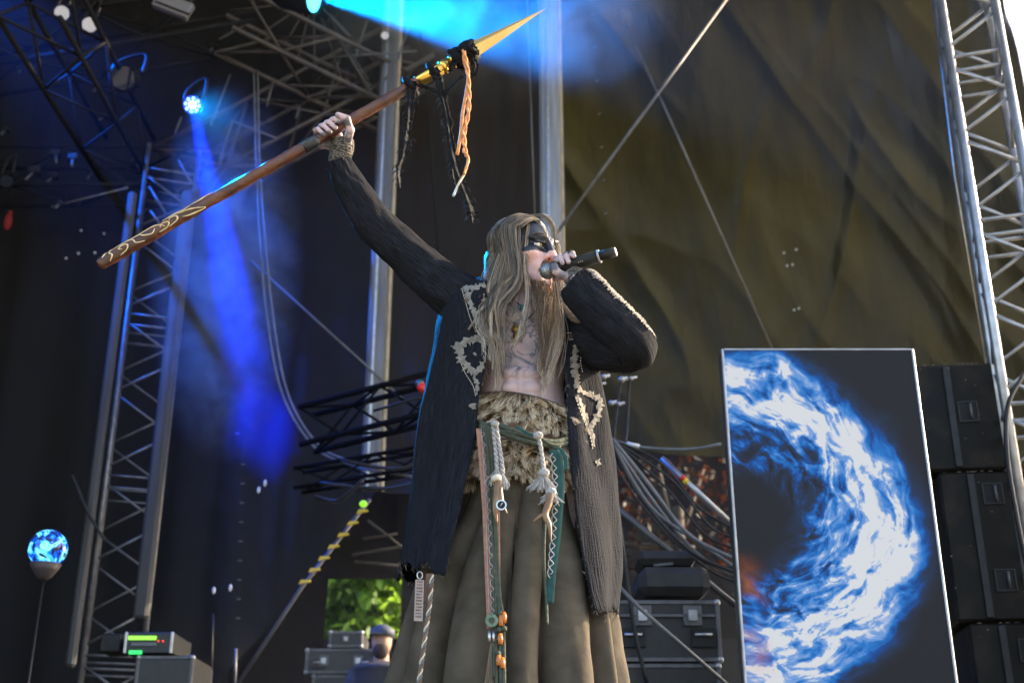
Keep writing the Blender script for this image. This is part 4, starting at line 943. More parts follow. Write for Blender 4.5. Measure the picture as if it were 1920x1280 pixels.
# nails
M['nail'] = mat('smudged_nail', (.30, .27, .27), .3)
bvB = BVHTree.FromPolygons(pts.tolist(), F)
def hit(px, py, bv, off=.002, y0=None):
    d = Vector(ray(px, py)).normalized(); q = bv.ray_cast(Vector(CAMP), d)
    if q[0] is None: return None
    n = q[1] if q[1].dot(d) < 0 else -q[1]
    return arr(q[0])+arr(n)*off-arr(d)*.001, arr(n)
def patch_strip(name, poly, wpx, bv, m, parent, off=.003, seed=0, thick=.003, fray=.45, step=4, label=None, drop=0):
    """ragged appliqué strip laid on the surface behind a polyline of photo points"""
    poly = arr(poly); g = np.random.default_rng(seed); L = np.r_[0, np.cumsum(np.linalg.norm(np.diff(poly, axis=0), axis=1))]; n = max(4, int(L[-1]/step)); out = []
    for s in np.linspace(0, L[-1], n):
        p = arr([np.interp(s, L, poly[:, 0]), np.interp(s, L, poly[:, 1])]); q = arr([np.interp(s+3, L, poly[:, 0]), np.interp(s+3, L, poly[:, 1])]); q2 = arr([np.interp(s-3, L, poly[:, 0]), np.interp(s-3, L, poly[:, 1])])
        t = q-q2; t /= np.linalg.norm(t)+1e-9; nn = arr((-t[1], t[0])); wl = wpx/2*(1+g.normal()*fray); wr = wpx/2*(1+g.normal()*fray); row = []
        for u in (-wl, -wl*.4, wr*.4, wr):
            h = hit(*(p+nn*u), bv, off)
            if h is None: row = None; break
            row.append(h[0]+h[1]*(abs(g.normal())*.0012 if abs(u) < min(abs(wl), abs(wr)) else 0))
        if row: out.append(row)
    if len(out) < 2: return None
    o = grid(name, arr(out), m, parent, thick=thick, smooth=False); return o

# ---- hair
M['hair'] = attr_mat('light_brown_hair', [(0, (.02, .015, .011)), (.32, (.11, .088, .066)), (.6, (.30, .25, .195)), (.85, (.46, .30, .15)), (1, (.68, .60, .50))], rough=.38, spec=.6)
M['beard'] = attr_mat('brown_beard_hair', [(0, (.04, .026, .016)), (.45, (.10, .062, .036)), (.8, (.22, .145, .085)), (1, (.36, .26, .17))], rough=.5, spec=.5)
def strands(name, pts, rad, m, parent, rnd, sides=3):
    """pts (n,k,3), rad (n,k) -> one mesh of thin tapering hairs"""
    n, k = pts.shape[:2]; T = np.gradient(pts, axis=1); T /= np.linalg.norm(T, axis=2, keepdims=True)+1e-12
    u = np.cross(T, arr((.31, -.9, .2))); u /= np.linalg.norm(u, axis=2, keepdims=True)+1e-12; v = np.cross(T, u); rings = []
    for s in range(sides):
        a = 2*math.pi*s/sides; rings.append(pts+(u*math.cos(a)+v*math.sin(a))*rad[..., None])
    V = np.stack(rings, 2).reshape(-1, 3); b = (np.arange(n)[:, None, None]*k+np.arange(k-1)[None, :, None])*sides; s = np.arange(sides)[None, None]; s2 = (s+1) % sides
    Fq = np.stack([b+s, b+s2, b+s2+sides, b+s+sides], -1).reshape(-1, 4); nf = len(Fq)
    me = bpy.data.meshes.new(name); me.vertices.add(len(V)); me.vertices.foreach_set('co', V.ravel()); me.loops.add(nf*4); me.loops.foreach_set('vertex_index', Fq.ravel()); me.polygons.add(nf); me.polygons.foreach_set('loop_start', np.arange(0, nf*4, 4)); me.update(calc_edges=True)
    at = me.attributes.new('rnd', 'FLOAT', 'POINT'); at.data.foreach_set('value', (np.repeat(rnd, k*sides) if np.ndim(rnd) == 1 else np.repeat(rnd.ravel(), sides)).astype(np.float32))
    return link(name, me, m, parent, True)
def lock(guide, n, r0, r1, wave=.006, k=20, seed=0, spread_end=None):
    g = np.random.default_rng(seed); gp = spline(arr(guide), k); u = np.linspace(0, 1, k)
    off = g.normal(size=(n, 3)); off /= np.maximum(1, np.linalg.norm(off, axis=1))[:, None]; off *= (1, .55, .6)
    R = r0+(r1-r0)*u; ph = g.uniform(0, 6.28, (n, 3)); fr = g.uniform(2, 6, (n, 3)); clump = .25*np.sin(u*9+g.uniform(0, 6))
    p = gp[None]+off[:, None, :]*(R*(1+clump))[None, :, None]
    p = p+wave*u[None, :, None]*np.sin(fr[:, None, :]*u[None, :, None]*3.1+ph[:, None, :])*arr((1, .5, .3))
    st = g.uniform(.75, 1.03, n); pp = np.empty_like(p)
    for i in range(n):
        x = u*st[i]
        for c in range(3): pp[i, :, c] = np.interp(x, u, p[i, :, c])
    return pp
# scalp hair: from a centre parting, down over the ears and onto chest and back
SH = []; sr = np.random.default_rng(21); K = 26
def scalp(a_len, ang, side, ex=0.0):
    # a_len: -1 back .. 1 front along the parting; ang: 0 top .. 1 ear height
    x = -.018+(.088 if a_len > 0 else .072)*a_len*math.cos(ang*.5); th = ang*1.62; sq = math.sqrt(max(.1, 1-(.82*a_len)**2)) if a_len < 0 else 1.0
    return H(x-.012*ang, side*(.078*sq+ex)*math.sin(th), .029+(.095+ex)*math.cos(th)*math.sqrt(max(.05, 1-(.80*a_len)**2)) - (.0 if ang < .9 else .0))
def hair_path(al, side, g, q, uv_):
    ex = abs(g[7])*.008; top = [scalp(al+.10*g[6]*a_, a_, side, ex*(.3+a_)) for a_ in (0.02, .22, .45, .7, .92)]
    f = (al+1)/2
    if side < 0:
        e0 = P(913+f*66+g[0]*6, 522+g[1]*6, -.02-.085*f+g[2]*.012+.06*(1-f))
        if f > .45:
            mid = P(902+f*42+g[0]*8, 572+g[1]*7, -.10-.03*f+g[2]*.01)
            if q < .5: mid = P(902+f*46+g[0]*9, 556+g[1]*7, -.075-.03*f); end = P(893+f*44+g[3]*10, 578+abs(g[4])*12, -.105)
            elif q < .82: end = P(901+f*36+g[3]*10, 600+abs(g[4])*16, -.125)
            else: end = P(924+26*(f-.4)+g[3]*9, 655+abs(g[4])*28, -.128+g[5]*.006)
        else:
            mid = P(897+f*50+g[0]*8, 560+g[1]*7, -.05-.07*f); end = P(902+f*50+g[3]*12, 600+g[4]*20, -.115+g[5]*.01)
    else:
        e0 = H(.045-.06*(1-f)+g[0]*.008, .082+g[1]*.005, -.05)
        if q < .9: mid = P(1056+g[0]*6, 585+g[1]*6, -.06); end = P(1085+g[3]*14, 603+g[4]*7, -.075)
        else: mid = P(1042+g[0]*5, 590, -.09); end = P(1022+g[3]*8, 690+g[4]*25, -.128)
    sp = spline(arr(top+[e0, mid, end]), K)
    return sp+(np.sin(uv_[0]*UU+uv_[1])*.005*UU**1.5)[:, None]*arr((1, .4, .2))
UU = np.linspace(0, 1, K); SHC = []
for gi in range(230):
    side = -1 if gi < 156 else 1
    al = sr.uniform(-.82, .88 if side < 0 else .62)
    if side > 0 and al < -.4: continue
    g = sr.normal(size=8); q = sr.uniform(); wv_ = (sr.uniform(7, 15), sr.uniform(0, 6.28)); base = hair_path(al, side, g, q, wv_); gc_ = sr.normal(.45, .28)
    for c_ in range(22 if gi % 5 else 36):
        da = sr.normal()*.045; ch_ = hair_path(float(np.clip(al+da, -.88, .92)), side, g+sr.normal(size=8)*.16*arr((1, 1, 1, 1, 1, 1, 1, 0)), q, wv_)
        w_ = (UU*.75)[:, None]; SH.append(ch_*(1-w_)+base*w_+(np.sin(UU*sr.uniform(25, 60)+sr.uniform(0, 6))*.0011*UU)[:, None]*arr((1, .5, .3))+sr.normal(size=3)*.0028*(UU*(1.25-UU))[:, None]*2); SHC.append(gc_+sr.normal()*.14)
SH = arr(SH)
guides = [  # long loose locks seen in the photo: points, count, start and end spread
 ([(985, 425, -.06), (978, 470, -.085), (972, 530, -.09), (960, 590, -.12), (945, 640, -.135), (940, 690, -.135)], 18, .012, .008),
 ([(992, 412, -.06), (988, 450, -.09), (986, 500, -.098), (990, 560, -.11), (978, 620, -.14), (962, 650, -.14)], 26, .005, .006),
 ([(960, 430, -.04), (940, 500, -.06), (925, 560, -.09), (912, 610, -.12), (935, 640, -.135), (938, 690, -.13)], 45, .016, .012),
 ([(950, 440, -.02), (930, 480, -.03), (912, 530, -.05), (920, 580, -.10), (955, 600, -.13), (985, 585, -.13)], 30, .01, .010),
 ([(945, 560, -.09), (975, 590, -.13), (985, 625, -.14), (960, 640, -.14), (915, 632, -.14)], 14, .004, .006),
 ([(915, 545, -.08), (905, 600, -.125), (925, 660, -.14), (935, 715, -.135), (930, 735, -.135)], 22, .008, .008),
 ([(1046, 520, -.03), (1050, 570, -.06), (1075, 597, -.09), (1098, 605, -.09), (1102, 607, -.07)], 120, .012, .010),
 ([(1040, 530, -.06), (1046, 580, -.09), (1050, 640, -.12), (1035, 690, -.13), (1028, 720, -.13)], 30, .009, .008),
 ([(1036, 425, -.01), (1042, 460, -.03), (1046, 510, -.04), (1048, 560, -.05)], 60, .004, .009),
 ([(1018, 640, -.135), (1010, 690, -.13), (1022, 715, -.13), (1014, 745, -.135)], 24, .006, .004),
 ([(1000, 404, -.03), (1022, 406, -.04), (1036, 425, -.045), (1044, 460, -.045), (1045, 490, -.05)], 34, .008, .008),
]
guides += [([(g_[0][0][0]+dx, g_[0][0][1]+dy, g_[0][0][2]), *[(q[0]+dx*(1.2+k*.5), q[1]+dy, q[2]) for k, q in enumerate(g_[0][1:])]], 5, .010, .02) for g_, dx, dy in ((guides[0], -6, 2), (guides[2], -8, 2), (guides[3], -6, 0), (guides[8], 5, 0), (guides[7], 6, 0), (guides[6], 2, -8))]
LK = [lock([P(*q) for q in gd], int(n*1.6), a_*1.1, b_*1.2, seed=50+i, k=K) for i, (gd, n, a_, b_) in enumerate(guides)]
ALL = np.vstack([SH]+LK); nH = len(ALL); uu = np.linspace(0, 1, K)
rr2 = np.random.default_rng(5); rd = (.00078*(1-.5*uu)[None]*rr2.uniform(.6, 1.25, (nH, 1)))
rn = np.clip(np.r_[SHC, np.concatenate([np.full(len(l_), rr2.normal(.55, .12))+rr2.normal(0, .2, len(l_)) for l_ in LK])], 0, 1); hair = strands('hair', ALL, rd, M['hair'], per, np.clip(rn[:, None]+(.34*uu**2-.08)[None]*rr2.uniform(0, 1.2, (nH, 1)), 0, 1))
# dark under-layer of hair hugging the skull and nape
ub = MB()
V = []
for i in range(16):
    row = []
    th = i/15*1.9
    for j in range(28):
        a_ = -math.pi*.5+0+math.pi*2*j/27
        row.append(a_)
    V.append(row)
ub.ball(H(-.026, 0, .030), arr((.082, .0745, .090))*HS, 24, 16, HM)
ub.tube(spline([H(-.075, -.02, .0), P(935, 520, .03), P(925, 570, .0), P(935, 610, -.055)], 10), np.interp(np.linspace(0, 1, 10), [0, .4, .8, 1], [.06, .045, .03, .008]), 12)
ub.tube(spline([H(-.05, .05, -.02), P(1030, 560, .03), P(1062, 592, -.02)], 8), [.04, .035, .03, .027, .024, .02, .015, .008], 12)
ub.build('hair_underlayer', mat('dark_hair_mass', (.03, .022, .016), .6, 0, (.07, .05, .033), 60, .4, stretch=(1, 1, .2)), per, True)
# beard: from jaw, chin and lip, long and narrow down to the chest
bg = np.random.default_rng(33); B = []
for i in range(1250):
    y_ = bg.normal()*.016; q = bg.uniform()
    y_ = max(-.05, min(.05, y_)); x0 = .085-abs(y_)*1.0-.03*q; s0 = H(x0, y_, -.088-.024*bg.uniform()+abs(y_)*.5)
    L_ = bg.uniform(.15, 1)**.7; e = P(1019+bg.normal()*7*(1.2-L_), 560+L_*128+bg.normal()*10, -.135+bg.normal()*.006)
    m1 = P(1018+bg.normal()*7+y_*170, 566+bg.normal()*6, -.112+bg.normal()*.012)
    if e[2] > m1[2]-.01: e[2] = m1[2]-.02
    sp = spline(arr([s0, s0+(m1-s0)*.5+hf*.012, m1, m1+(e-m1)*.5+arr((bg.normal()*.004, -.01, 0)), e]), 16); un = np.linspace(0, 1, 16)
    sp = sp+(np.sin(un*bg.uniform(8, 22)+bg.uniform(0, 6))*.0035*un)[:, None]*arr((1, .5, .2)); B.append(sp)
for i in range(260):   # moustache
    s_ = bg.choice((-1, 1)); a0 = H(.112-bg.uniform(0, .006), s_*bg.uniform(.001, .012), -.048); a1 = H(.104, s_*(.016+bg.uniform(0, .010)), -.055+bg.normal()*.002); a2 = H(.092, s_*(.026+bg.uniform(0, .006)), -.070-bg.uniform(0, .014))
    B.append(spline(arr([a0, a1, a2]), 16))
B = arr(B); un = np.linspace(0, 1, 16)
strands('beard', B, .0007*(1-.6*un)[None]*bg.uniform(.6, 1.2, (len(B), 1)), M['beard'], per, np.clip(bg.normal(.5, .25, len(B)), 0, 1))
# eyebrow
EB = []
for s_ in (-1, 1):
    for i in range(90):
        q = bg.uniform(); c = H(.102-.022*q*q, s_*(.014+.036*q), .026+.006*math.sin(q*3)+bg.normal()*.0015); EB.append(spline(arr([c, c+hf*.003+hl*s_*.004+hu*.002, c+hl*s_*.009+hf*.002]), 6))
EB = arr(EB)
for e_ in (EB[:90], EB[90:]): strands('eyebrow', e_, np.full(e_.shape[:2], .0006), M['beard'], per, np.full(len(e_), .1))
# rune painted on the brow
M['white_paint'] = mat('white_face_paint', (.28, .28, .28), .6)
for k, (pl, w_) in enumerate([([(1023, 425), (1029, 432), (1031, 440)], 2.6), ([(1024, 437), (1029, 433)], 2.2), ([(1031, 440), (1029, 448), (1034, 458), (1037, 450), (1033, 444), (1029, 448)], 2.4), ([(1033, 449), (1034, 453)], 1.6)]):
    patch_strip('painted_rune', pl, w_, bvB, M['white_paint'], per, .0012, 3+k, .0008, .15, 1.2)
# necklaces: cords with brooch and gold pendant
M['cord'] = mat('black_leather_cord', (.015, .012, .01), .6); M['gold'] = mat('old_gold', (.55, .38, .12), .35, .9, (.25, .16, .05), 60, .6)
def on_body(px, py, off=.004):
    h = hit(px, py, bvB, off); return h[0] if h else P(px, py, -.12)
for pl in ([(944, 566), (952, 590), (967, 612)], [(1002, 582), (990, 598), (969, 612)], [(962, 562), (974, 572), (978, 574)], [(1000, 562), (990, 572), (979, 575)]):
    tube('necklace_cord', [on_body(*p) for p in pl], .0018, M['cord'], per, 6, True, 14)
c = on_body(968, 617, .008); MB().ball(c, (.016, .006, .014), 14, 8).build('brooch', M['gold'], per, True)
c = on_body(969, 633, .010); MB().ball(c, (.0125, .007, .017), 14, 8).build('gold_pendant', M['gold'], per, True)
c = on_body(978, 578, .008); MB().ball(c, (.006, .004, .010), 10, 6).build('teal_bead', mat('teal_enamel', (.02, .2, .2), .3), per, True)

# ---- skirt
def prow(py): return float(np.clip(py, 0, 1540))
xc_t = [(880, 975), (960, 968), (1060, 962), (1170, 955), (1280, 948), (1420, 945), (1535, 945)]
rx_t = [(880, .150), (960, .190), (1060, .262), (1170, .293), (1280, .315), (1420, .345), (1535, .37)]
def tabl(t_, v): return float(np.interp(v, [a for a, _ in t_], [b for _, b in t_]))
M['skirt'] = mat('olive_brown_suede', (.056, .046, .032), .9, 0, (.112, .092, .066), 13, .6, bscale=70, spec=.2, bdist=.002, ramp=(.3, .75))
rg2 = np.random.default_rng(4)
rid = np.sort(np.r_[np.arange(13)*2*math.pi/13+rg2.uniform(-.13, .13, 13)])
def fold(phi, t):
    p = (phi+.16*math.sin(3*t)) % (2*math.pi); i = np.searchsorted(rid, p); a_ = rid[i-1]-(2*math.pi if i == 0 else 0); b_ = rid[i % 13]+(2*math.pi if i == 13 else 0)
    u = (p-a_)/(b_-a_); return (abs(math.sin(math.pi*u))**.36)-.82
NR, NC = 70, 260; V = np.zeros((NR, NC, 3)); SKT = {}
for i in range(NR):
    t_ = i/(NR-1); py = 880+t_*(1535-880); z = Zat(py, -.1); rx = tabl(rx_t, py); xcw = Xat(tabl(xc_t, py), -.1, z)
    for j in range(NC):
        ph = 2*math.pi*j/NC; am = .018+.15*min(1, t_*1.6); r_ = 1+am/rx*fold(ph, t_)*1.0+.006*math.sin(ph*17+t_*5)*t_+.03*t_*float(vnoise(arr((math.cos(ph)*4, math.sin(ph)*4, t_*5)), 31))+.010*float(vnoise(arr((math.cos(ph)*14, math.sin(ph)*14, t_*12)), 32))
        V[i, j] = (xcw+rx*r_*math.sin(ph), .03-rx*.86*r_*math.cos(ph), max(z+.006*math.sin(ph*5)*t_, .02))
V = np.concatenate([V, V[:, :1]], 1)
skirt = grid('skirt', V, M['skirt'], per, thick=.003)
def bvh_grid(V):
    R, C = V.shape[:2]; return BVHTree.FromPolygons(V.reshape(-1, 3).tolist(), [(i*C+j, i*C+j+1, (i+1)*C+j+1, (i+1)*C+j) for i in range(R-1) for j in range(C-1)])
bvS = bvh_grid(V)

# ---- coat
M['coat'] = gauze_mat('black_cotton_gauze', (.007, .0076, .0105), (.017, .019, .026), 230, .75)
M['sleeve'] = gauze_mat('black_cotton_gauze_sleeve', (.007, .0072, .009), (.020, .021, .027), 260, .8)
rows = [  # left: row, outer, inner | right: row, inner, outer | front radius add
 (514, 893, 912, 588, 1042, 1064, .075), (526, 862, 913, 596, 1045, 1092, .10), (552, 835, 914, 610, 1048, 1104, .125), (600, 821, 916, 645, 1050, 1112, .145), (650, 815, 917, 685, 1056, 1120, .150),
 (705, 806, 908, 735, 1060, 1129, .150), (760, 796, 897, 785, 1064, 1138, .158), (815, 789, 892, 836, 1067, 1143, .170), (880, 781, 883, 900, 1072, 1149, .178), (960, 766, 868, 972, 1080, 1154, .215),
 (1030, 752, 852, 1062, 1094, 1157, .262), (1066, 744, 842, 1150, 1110, 1153, .29)]
NCt = 200; rowsV = []
rows = arr(rows); ts = np.linspace(0, 1, 90); tt = np.linspace(0, 1, len(rows))
RR = np.stack([np.interp(ts, tt, rows[:, c]) for c in range(7)], 1)
for i, (pyL, Lo, Li, pyR, Ri, Ro, B_) in enumerate(RR):
    t_ = ts[i]; yc = .03; zL, zR = Zat(pyL, -.02), Zat(pyR, -.02)
    zz = (zL+zR)/2; XLo, XRo = Xat(Lo, yc, zL), Xat(Ro, yc, zR); xc_ = (XLo+XRo)/2; A = (XRo-XLo)/2; Bf = B_+.018
    def phi_of(px, z):
        y = yc-Bf*.7
        for _ in range(8):
            x = Xat(px, y, z); s = np.clip((x-xc_)/A, -.999, .999); y = yc-Bf*math.sqrt(1-s*s)
        return math.asin(s)
    pL, pR = phi_of(Li, zL), phi_of(Ri, zR); row = []
    for j in range(NCt):
        u = j/(NCt-1); ph = pL-(pL-(-2*math.pi+pR))*u   # from left front edge round the back to the right front edge
        x = xc_+A*math.sin(ph); B2 = Bf if math.cos(ph) > 0 else (.13+.10*t_)
        y = yc-B2*math.cos(ph); w_ = (math.sin(ph)+1)/2; z = zL+(zR-zL)*w_
        dist_edge = min(u, 1-u); am = (.003+.013*t_)
        f_ = math.sin(ph*9+1.5*math.sin(t_*4)+.8)*.6+math.sin(ph*21+t_*6+2*math.sin(ph*3))*.15+.3*float(vnoise(arr((ph*5+t_*2, t_*3, 1)), 9))+math.sin(ph*4+t_*3)*.5
        n_ = arr((math.sin(ph), -math.cos(ph), 0)); d_ = am*f_+.004*float(vnoise(arr((ph*7, t_*9, 0)), 5))
        hem = .0
        if i > 70:
            e_ = (i-70)/19; hem = e_*e_*(.010*math.sin(ph*15)+.006*math.sin(ph*41)-.028*math.exp(-((u-.02)/.03)**2)-.045*math.exp(-((u-.985)/.03)**2))
        row.append(arr((x, y, z+hem))+n_*d_)
    rowsV.append(row)
VC = arr(rowsV); uvc = np.zeros((90, NCt, 2)); uvc[:, :, 0] = np.linspace(0, 1.45, NCt)[None]; uvc[:, :, 1] = np.linspace(0, 1.0, 90)[:, None]; coat = grid('coat', VC, M['coat'], per, uv=uvc, thick=.0035); bvC = bvh_grid(VC)
def sleeve(name, pl, rad, seed, n=80, c=56, crum=.006):
    pth = spline(pl, n); r_ = np.interp(np.linspace(0, 1, n), np.linspace(0, 1, len(rad)), rad); T = np.gradient(pth, axis=0); T /= np.linalg.norm(T, axis=1)[:, None]; V = np.zeros((n, c+1, 3)); u0 = arr((0, 1, .1)); L = 0; UV = np.zeros((n, c+1, 2))
    for i in range(n):
        if i: L += np.linalg.norm(pth[i]-pth[i-1])
        u = u0-T[i]*(u0@T[i]); u /= np.linalg.norm(u); v = np.cross(T[i], u); u0 = u
        for j in range(c+1):
            a_ = 2*math.pi*(j % c)/c; q = arr((math.cos(a_)*1.6, math.sin(a_)*1.6, L*9)); d_ = crum*float(vnoise(q, seed))+crum*.18*math.sin(a_*9+4*float(vnoise(arr((L*6, 1, 2)), seed)))+crum*.55*float(vnoise(q*(1.6, 1.6, 3.4)+a_*.5, seed+1))+crum*.25*float(vnoise(q*(4, 4, 7), seed+2))
            if i == 0: d_ += .004*math.sin(a_*5)
            V[i, j] = pth[i]+(u*math.cos(a_)+v*math.sin(a_))*(r_[i]+d_)+T[i]*(.006*math.sin(a_*3+seed) if i < 2 else 0); UV[i, j] = (a_*r_.mean(), L)
    return grid(name, V, M['sleeve'], per, uv=UV, thick=.003), V
slR, VR = sleeve('coat_sleeve', [P(635, 304, -.012), P(652, 342, .0), P(678, 386, .015), P(710, 428, .03), P(755, 470, .035), P(808, 518, .035), P(853, 552, .03), P(895, 588, .03)], [.037, .047, .057, .064, .067, .073, .080, .080], 5, crum=.0065)
slL, VL = sleeve('coat_sleeve', [P(1083, 533, -.175), P(1098, 552, -.18), P(1132, 588, -.183), P(1166, 620, -.185), P(1192, 647, -.178), P(1186, 658, -.13), P(1160, 655, -.105), P(1125, 645, -.06), P(1078, 634, .0)], [.058, .062, .066, .066, .058, .060, .068, .076, .080], 9, crum=.006)
bvL = bvh_grid(VL)
# pale frayed trims
M['patch'] = mat('pale_ragged_canvas', (.22, .20, .17), .9, 0, (.10, .085, .07), 45, .9, bscale=60, bdist=.004, ramp=(.4, .8)); M['stitch'] = mat('pale_stitching', (.55, .47, .4), .8); M['brownpatch'] = mat('dark_brown_patch', (.06, .035, .025), .9)
lt_ = [([(866, 538), (880, 541), (893, 540), (910, 535)], 9), ([(874, 540), (883, 570), (892, 595), (899, 618), (902, 632)], 9), ([(893, 592), (900, 589), (907, 585)], 9), ([(908, 636), (895, 634), (878, 637), (862, 646), (858, 655)], 14),
       ([(858, 650), (866, 672), (876, 690), (889, 699)], 14), ([(905, 632), (909, 648), (915, 664), (920, 668)], 12), ([(919, 666), (910, 684), (900, 694), (889, 699)], 12), ([(889, 697), (892, 712), (897, 728), (899, 740)], 9), ([(888, 757), (890, 768)], 14), ([(889, 662), (893, 668)], 5)]
for k, (pl, w_) in enumerate(lt_): patch_strip('ragged_trim', pl, w_, bvC, M['patch'], coat, .003, 20+k, .0018, .45, 3)
rt_ = [([(1064, 631), (1090, 631)], 12, 'brownpatch'), ([(1082, 640), (1080, 655), (1076, 670), (1078, 684)], 11, 'patch'), ([(1076, 672), (1068, 674)], 8, 'patch'), ([(1078, 682), (1077, 700), (1080, 716), (1082, 728)], 10, 'patch'), ([(1082, 730), (1098, 738), (1114, 744), (1126, 752)], 8, 'patch'),
       ([(1126, 750), (1120, 775), (1110, 795), (1104, 803)], 10, 'patch'), ([(1080, 742), (1090, 770), (1100, 790), (1106, 800)], 8, 'patch'), ([(1106, 798), (1108, 815), (1112, 838)], 8, 'patch'), ([(1092, 762), (1096, 766)], 6, 'patch'), ([(1119, 862), (1123, 872)], 9, 'patch')]
for k, (pl, w_, mm_) in enumerate(rt_): patch_strip('ragged_trim', pl, w_, bvC, M[mm_], coat, .003, 60+k, .0018, .45, 3)
def stitches(pl, bv, n, parent, m=None, off=.0045):
    pl = arr(pl); L = np.r_[0, np.cumsum(np.linalg.norm(np.diff(pl, axis=0), axis=1))]; b_ = MB()
    for k in range(n):
        s0 = L[-1]*k/n; s1 = s0+L[-1]/n*.55; p = [hit(np.interp(s, L, pl[:, 0]), np.interp(s, L, pl[:, 1]), bv, off) for s in (s0, s1)]
        if None not in p: b_.tube([p[0][0], p[1][0]], .0013, 4)
    if b_.v: b_.build('stitching', m or M['stitch'], parent)
stitches([(868, 545), (880, 590), (893, 625)], bvC, 22, coat); stitches([(862, 672), (873, 700), (888, 725), (893, 745)], bvC, 18, coat); stitches([(1062, 625), (1093, 625), (1091, 638), (1064, 637)], bvC, 16, coat); stitches([(1088, 640), (1086, 680), (1090, 700)], bvC, 12, coat)
stitches([(880, 540), (912, 537)], bvC, 8, coat); stitches([(1078, 745), (1090, 785), (1104, 815), (1110, 845)], bvC, 16, coat)
def sleeve_trim(V, i0, i1, dirv, half, parent, seed):
    g = np.random.default_rng(seed); c_ = V.mean(1); nrm = V-c_[:, None]; nrm /= np.linalg.norm(nrm, axis=2)[..., None]; n_c = V.shape[1]-1; rows_ = []
    for f in np.linspace(i0, i1, (i1-i0)*3):
        i = int(f); t_ = f-i; Vr = V[i]*(1-t_)+V[min(i+1, len(V)-1)]*t_; nr = nrm[i]; j = int(np.argmax(nr[:-1]@dirv)); w_ = half*(1-.45*(f-i0)/(i1-i0)); a0, a1 = -w_*(1+.35*g.normal()), w_*(1+.35*g.normal()); row = []
        for u in (a0, a0*.4, a1*.4, a1):
            k = (j+u) % n_c; k0 = int(k); q = k-k0; p = Vr[k0]*(1-q)+Vr[(k0+1) % n_c]*q; m_ = nr[k0 % n_c]; row.append(p+m_*(.0032+abs(g.normal())*.0012))
        rows_.append(row)
    return grid('ragged_trim', arr(rows_), M['patch'], parent, thick=.0018, smooth=False)
dv = arr((.62, -.72, .62)); dv /= np.linalg.norm(dv)
sleeve_trim(VL, 1, 40, dv, 2.4, slL, 91)
# frayed threads on hems and edges
def threads(name, rowpts, n, ln, parent, seed, m):
    g = np.random.default_rng(seed); T_ = []
    for _ in range(n):
        i = g.integers(0, len(rowpts)); p = rowpts[i]; d = g.normal(size=3)*.4+arr((0, -.2, -1)); d /= np.linalg.norm(d); l_ = ln*g.uniform(.3, 1.2)
        T_.append(spline(arr([p, p+d*l_*.5+g.normal(size=3)*.002, p+d*l_+g.normal(size=3)*.004]), 6))
    T_ = arr(T_); strands(name, T_, np.full(T_.shape[:2], .0007), m, parent, g.uniform(0, 1, n))['kind'] = 'stuff'
M['thread'] = attr_mat('frayed_thread', [(0, (.015, .015, .02)), (.7, (.06, .055, .055)), (1, (.3, .25, .18))], rough=.8)
threads('frayed_edge', VC[-1], 260, .018, coat, 3, M['thread']); threads('frayed_edge', VC[:, -1], 160, .012, coat, 4, M['thread']); threads('frayed_edge', VC[:, 0], 120, .010, coat, 5, M['thread']); threads('frayed_edge', VR[0], 40, .010, slR, 6, M['thread']); threads('frayed_edge', VL[0], 40, .010, slL, 7, M['thread'])
# ---- knitted wrist warmers
m, t, b, o_ = new_mat('grey_brown_knit'); b.inputs['Roughness'].default_value = .9; tc = N(t, 'ShaderNodeTexCoord'); mp = N(t, 'ShaderNodeMapping'); mp.inputs['Scale'].default_value = (1, 1.25, 1); t.links.new(tc.outputs['UV'], mp.inputs[0])
vo = N(t, 'ShaderNodeTexVoronoi', Scale=150); t.links.new(mp.outputs[0], vo.inputs['Vector']); rp = N(t, 'ShaderNodeValToRGB'); rp.color_ramp.elements[0].color = (.26, .235, .20, 1); rp.color_ramp.elements[1].color = (.05, .045, .04, 1); rp.color_ramp.elements[1].position = .7
t.links.new(vo.outputs[0], rp.inputs[0]); t.links.new(rp.outputs[0], b.inputs['Base Color']); bp = N(t, 'ShaderNodeBump', Strength=1, Distance=.004, _invert=True); t.links.new(vo.outputs[0], bp.inputs['Height']); t.links.new(bp.outputs[0], b.inputs['Normal']); M['knit'] = m
def warmer(pl, rad):
    n, c = 60, 60; pth = spline(pl, n); r_ = np.interp(np.linspace(0, 1, n), np.linspace(0, 1, len(rad)), rad); T = np.gradient(pth, axis=0); T /= np.linalg.norm(T, axis=1)[:, None]; V = np.zeros((n, c+1, 3)); UV = np.zeros((n, c+1, 2)); u0 = arr((0, 1, .1)); L = 0
    for i in range(n):
        if i: L += np.linalg.norm(pth[i]-pth[i-1])
        u = u0-T[i]*(u0@T[i]); u /= np.linalg.norm(u); v = np.cross(T[i], u); u0 = u
        for j in range(c+1):
            a_ = 2*math.pi*(j % c)/c; d_ = .0022*math.sin(L*900)*1+.0012*math.sin(a_*18+(int(L*900/3.14159) % 2)*3.14)
            V[i, j] = pth[i]+(u*math.cos(a_)*.92+v*math.sin(a_))*(r_[i]+d_); UV[i, j] = (a_*r_.mean(), L)
    return grid('wrist_warmer', V, M['knit'], per, uv=UV, thick=.003)
warmer([P(641, 264, -.024), P(641, 280, -.02), P(636, 300, -.012), P(640, 322, .0)], [.036, .036, .032, .030])
warmer([P(1073, 515, -.146), P(1085, 527, -.16), P(1100, 548, -.175)], [.029, .033, .036])

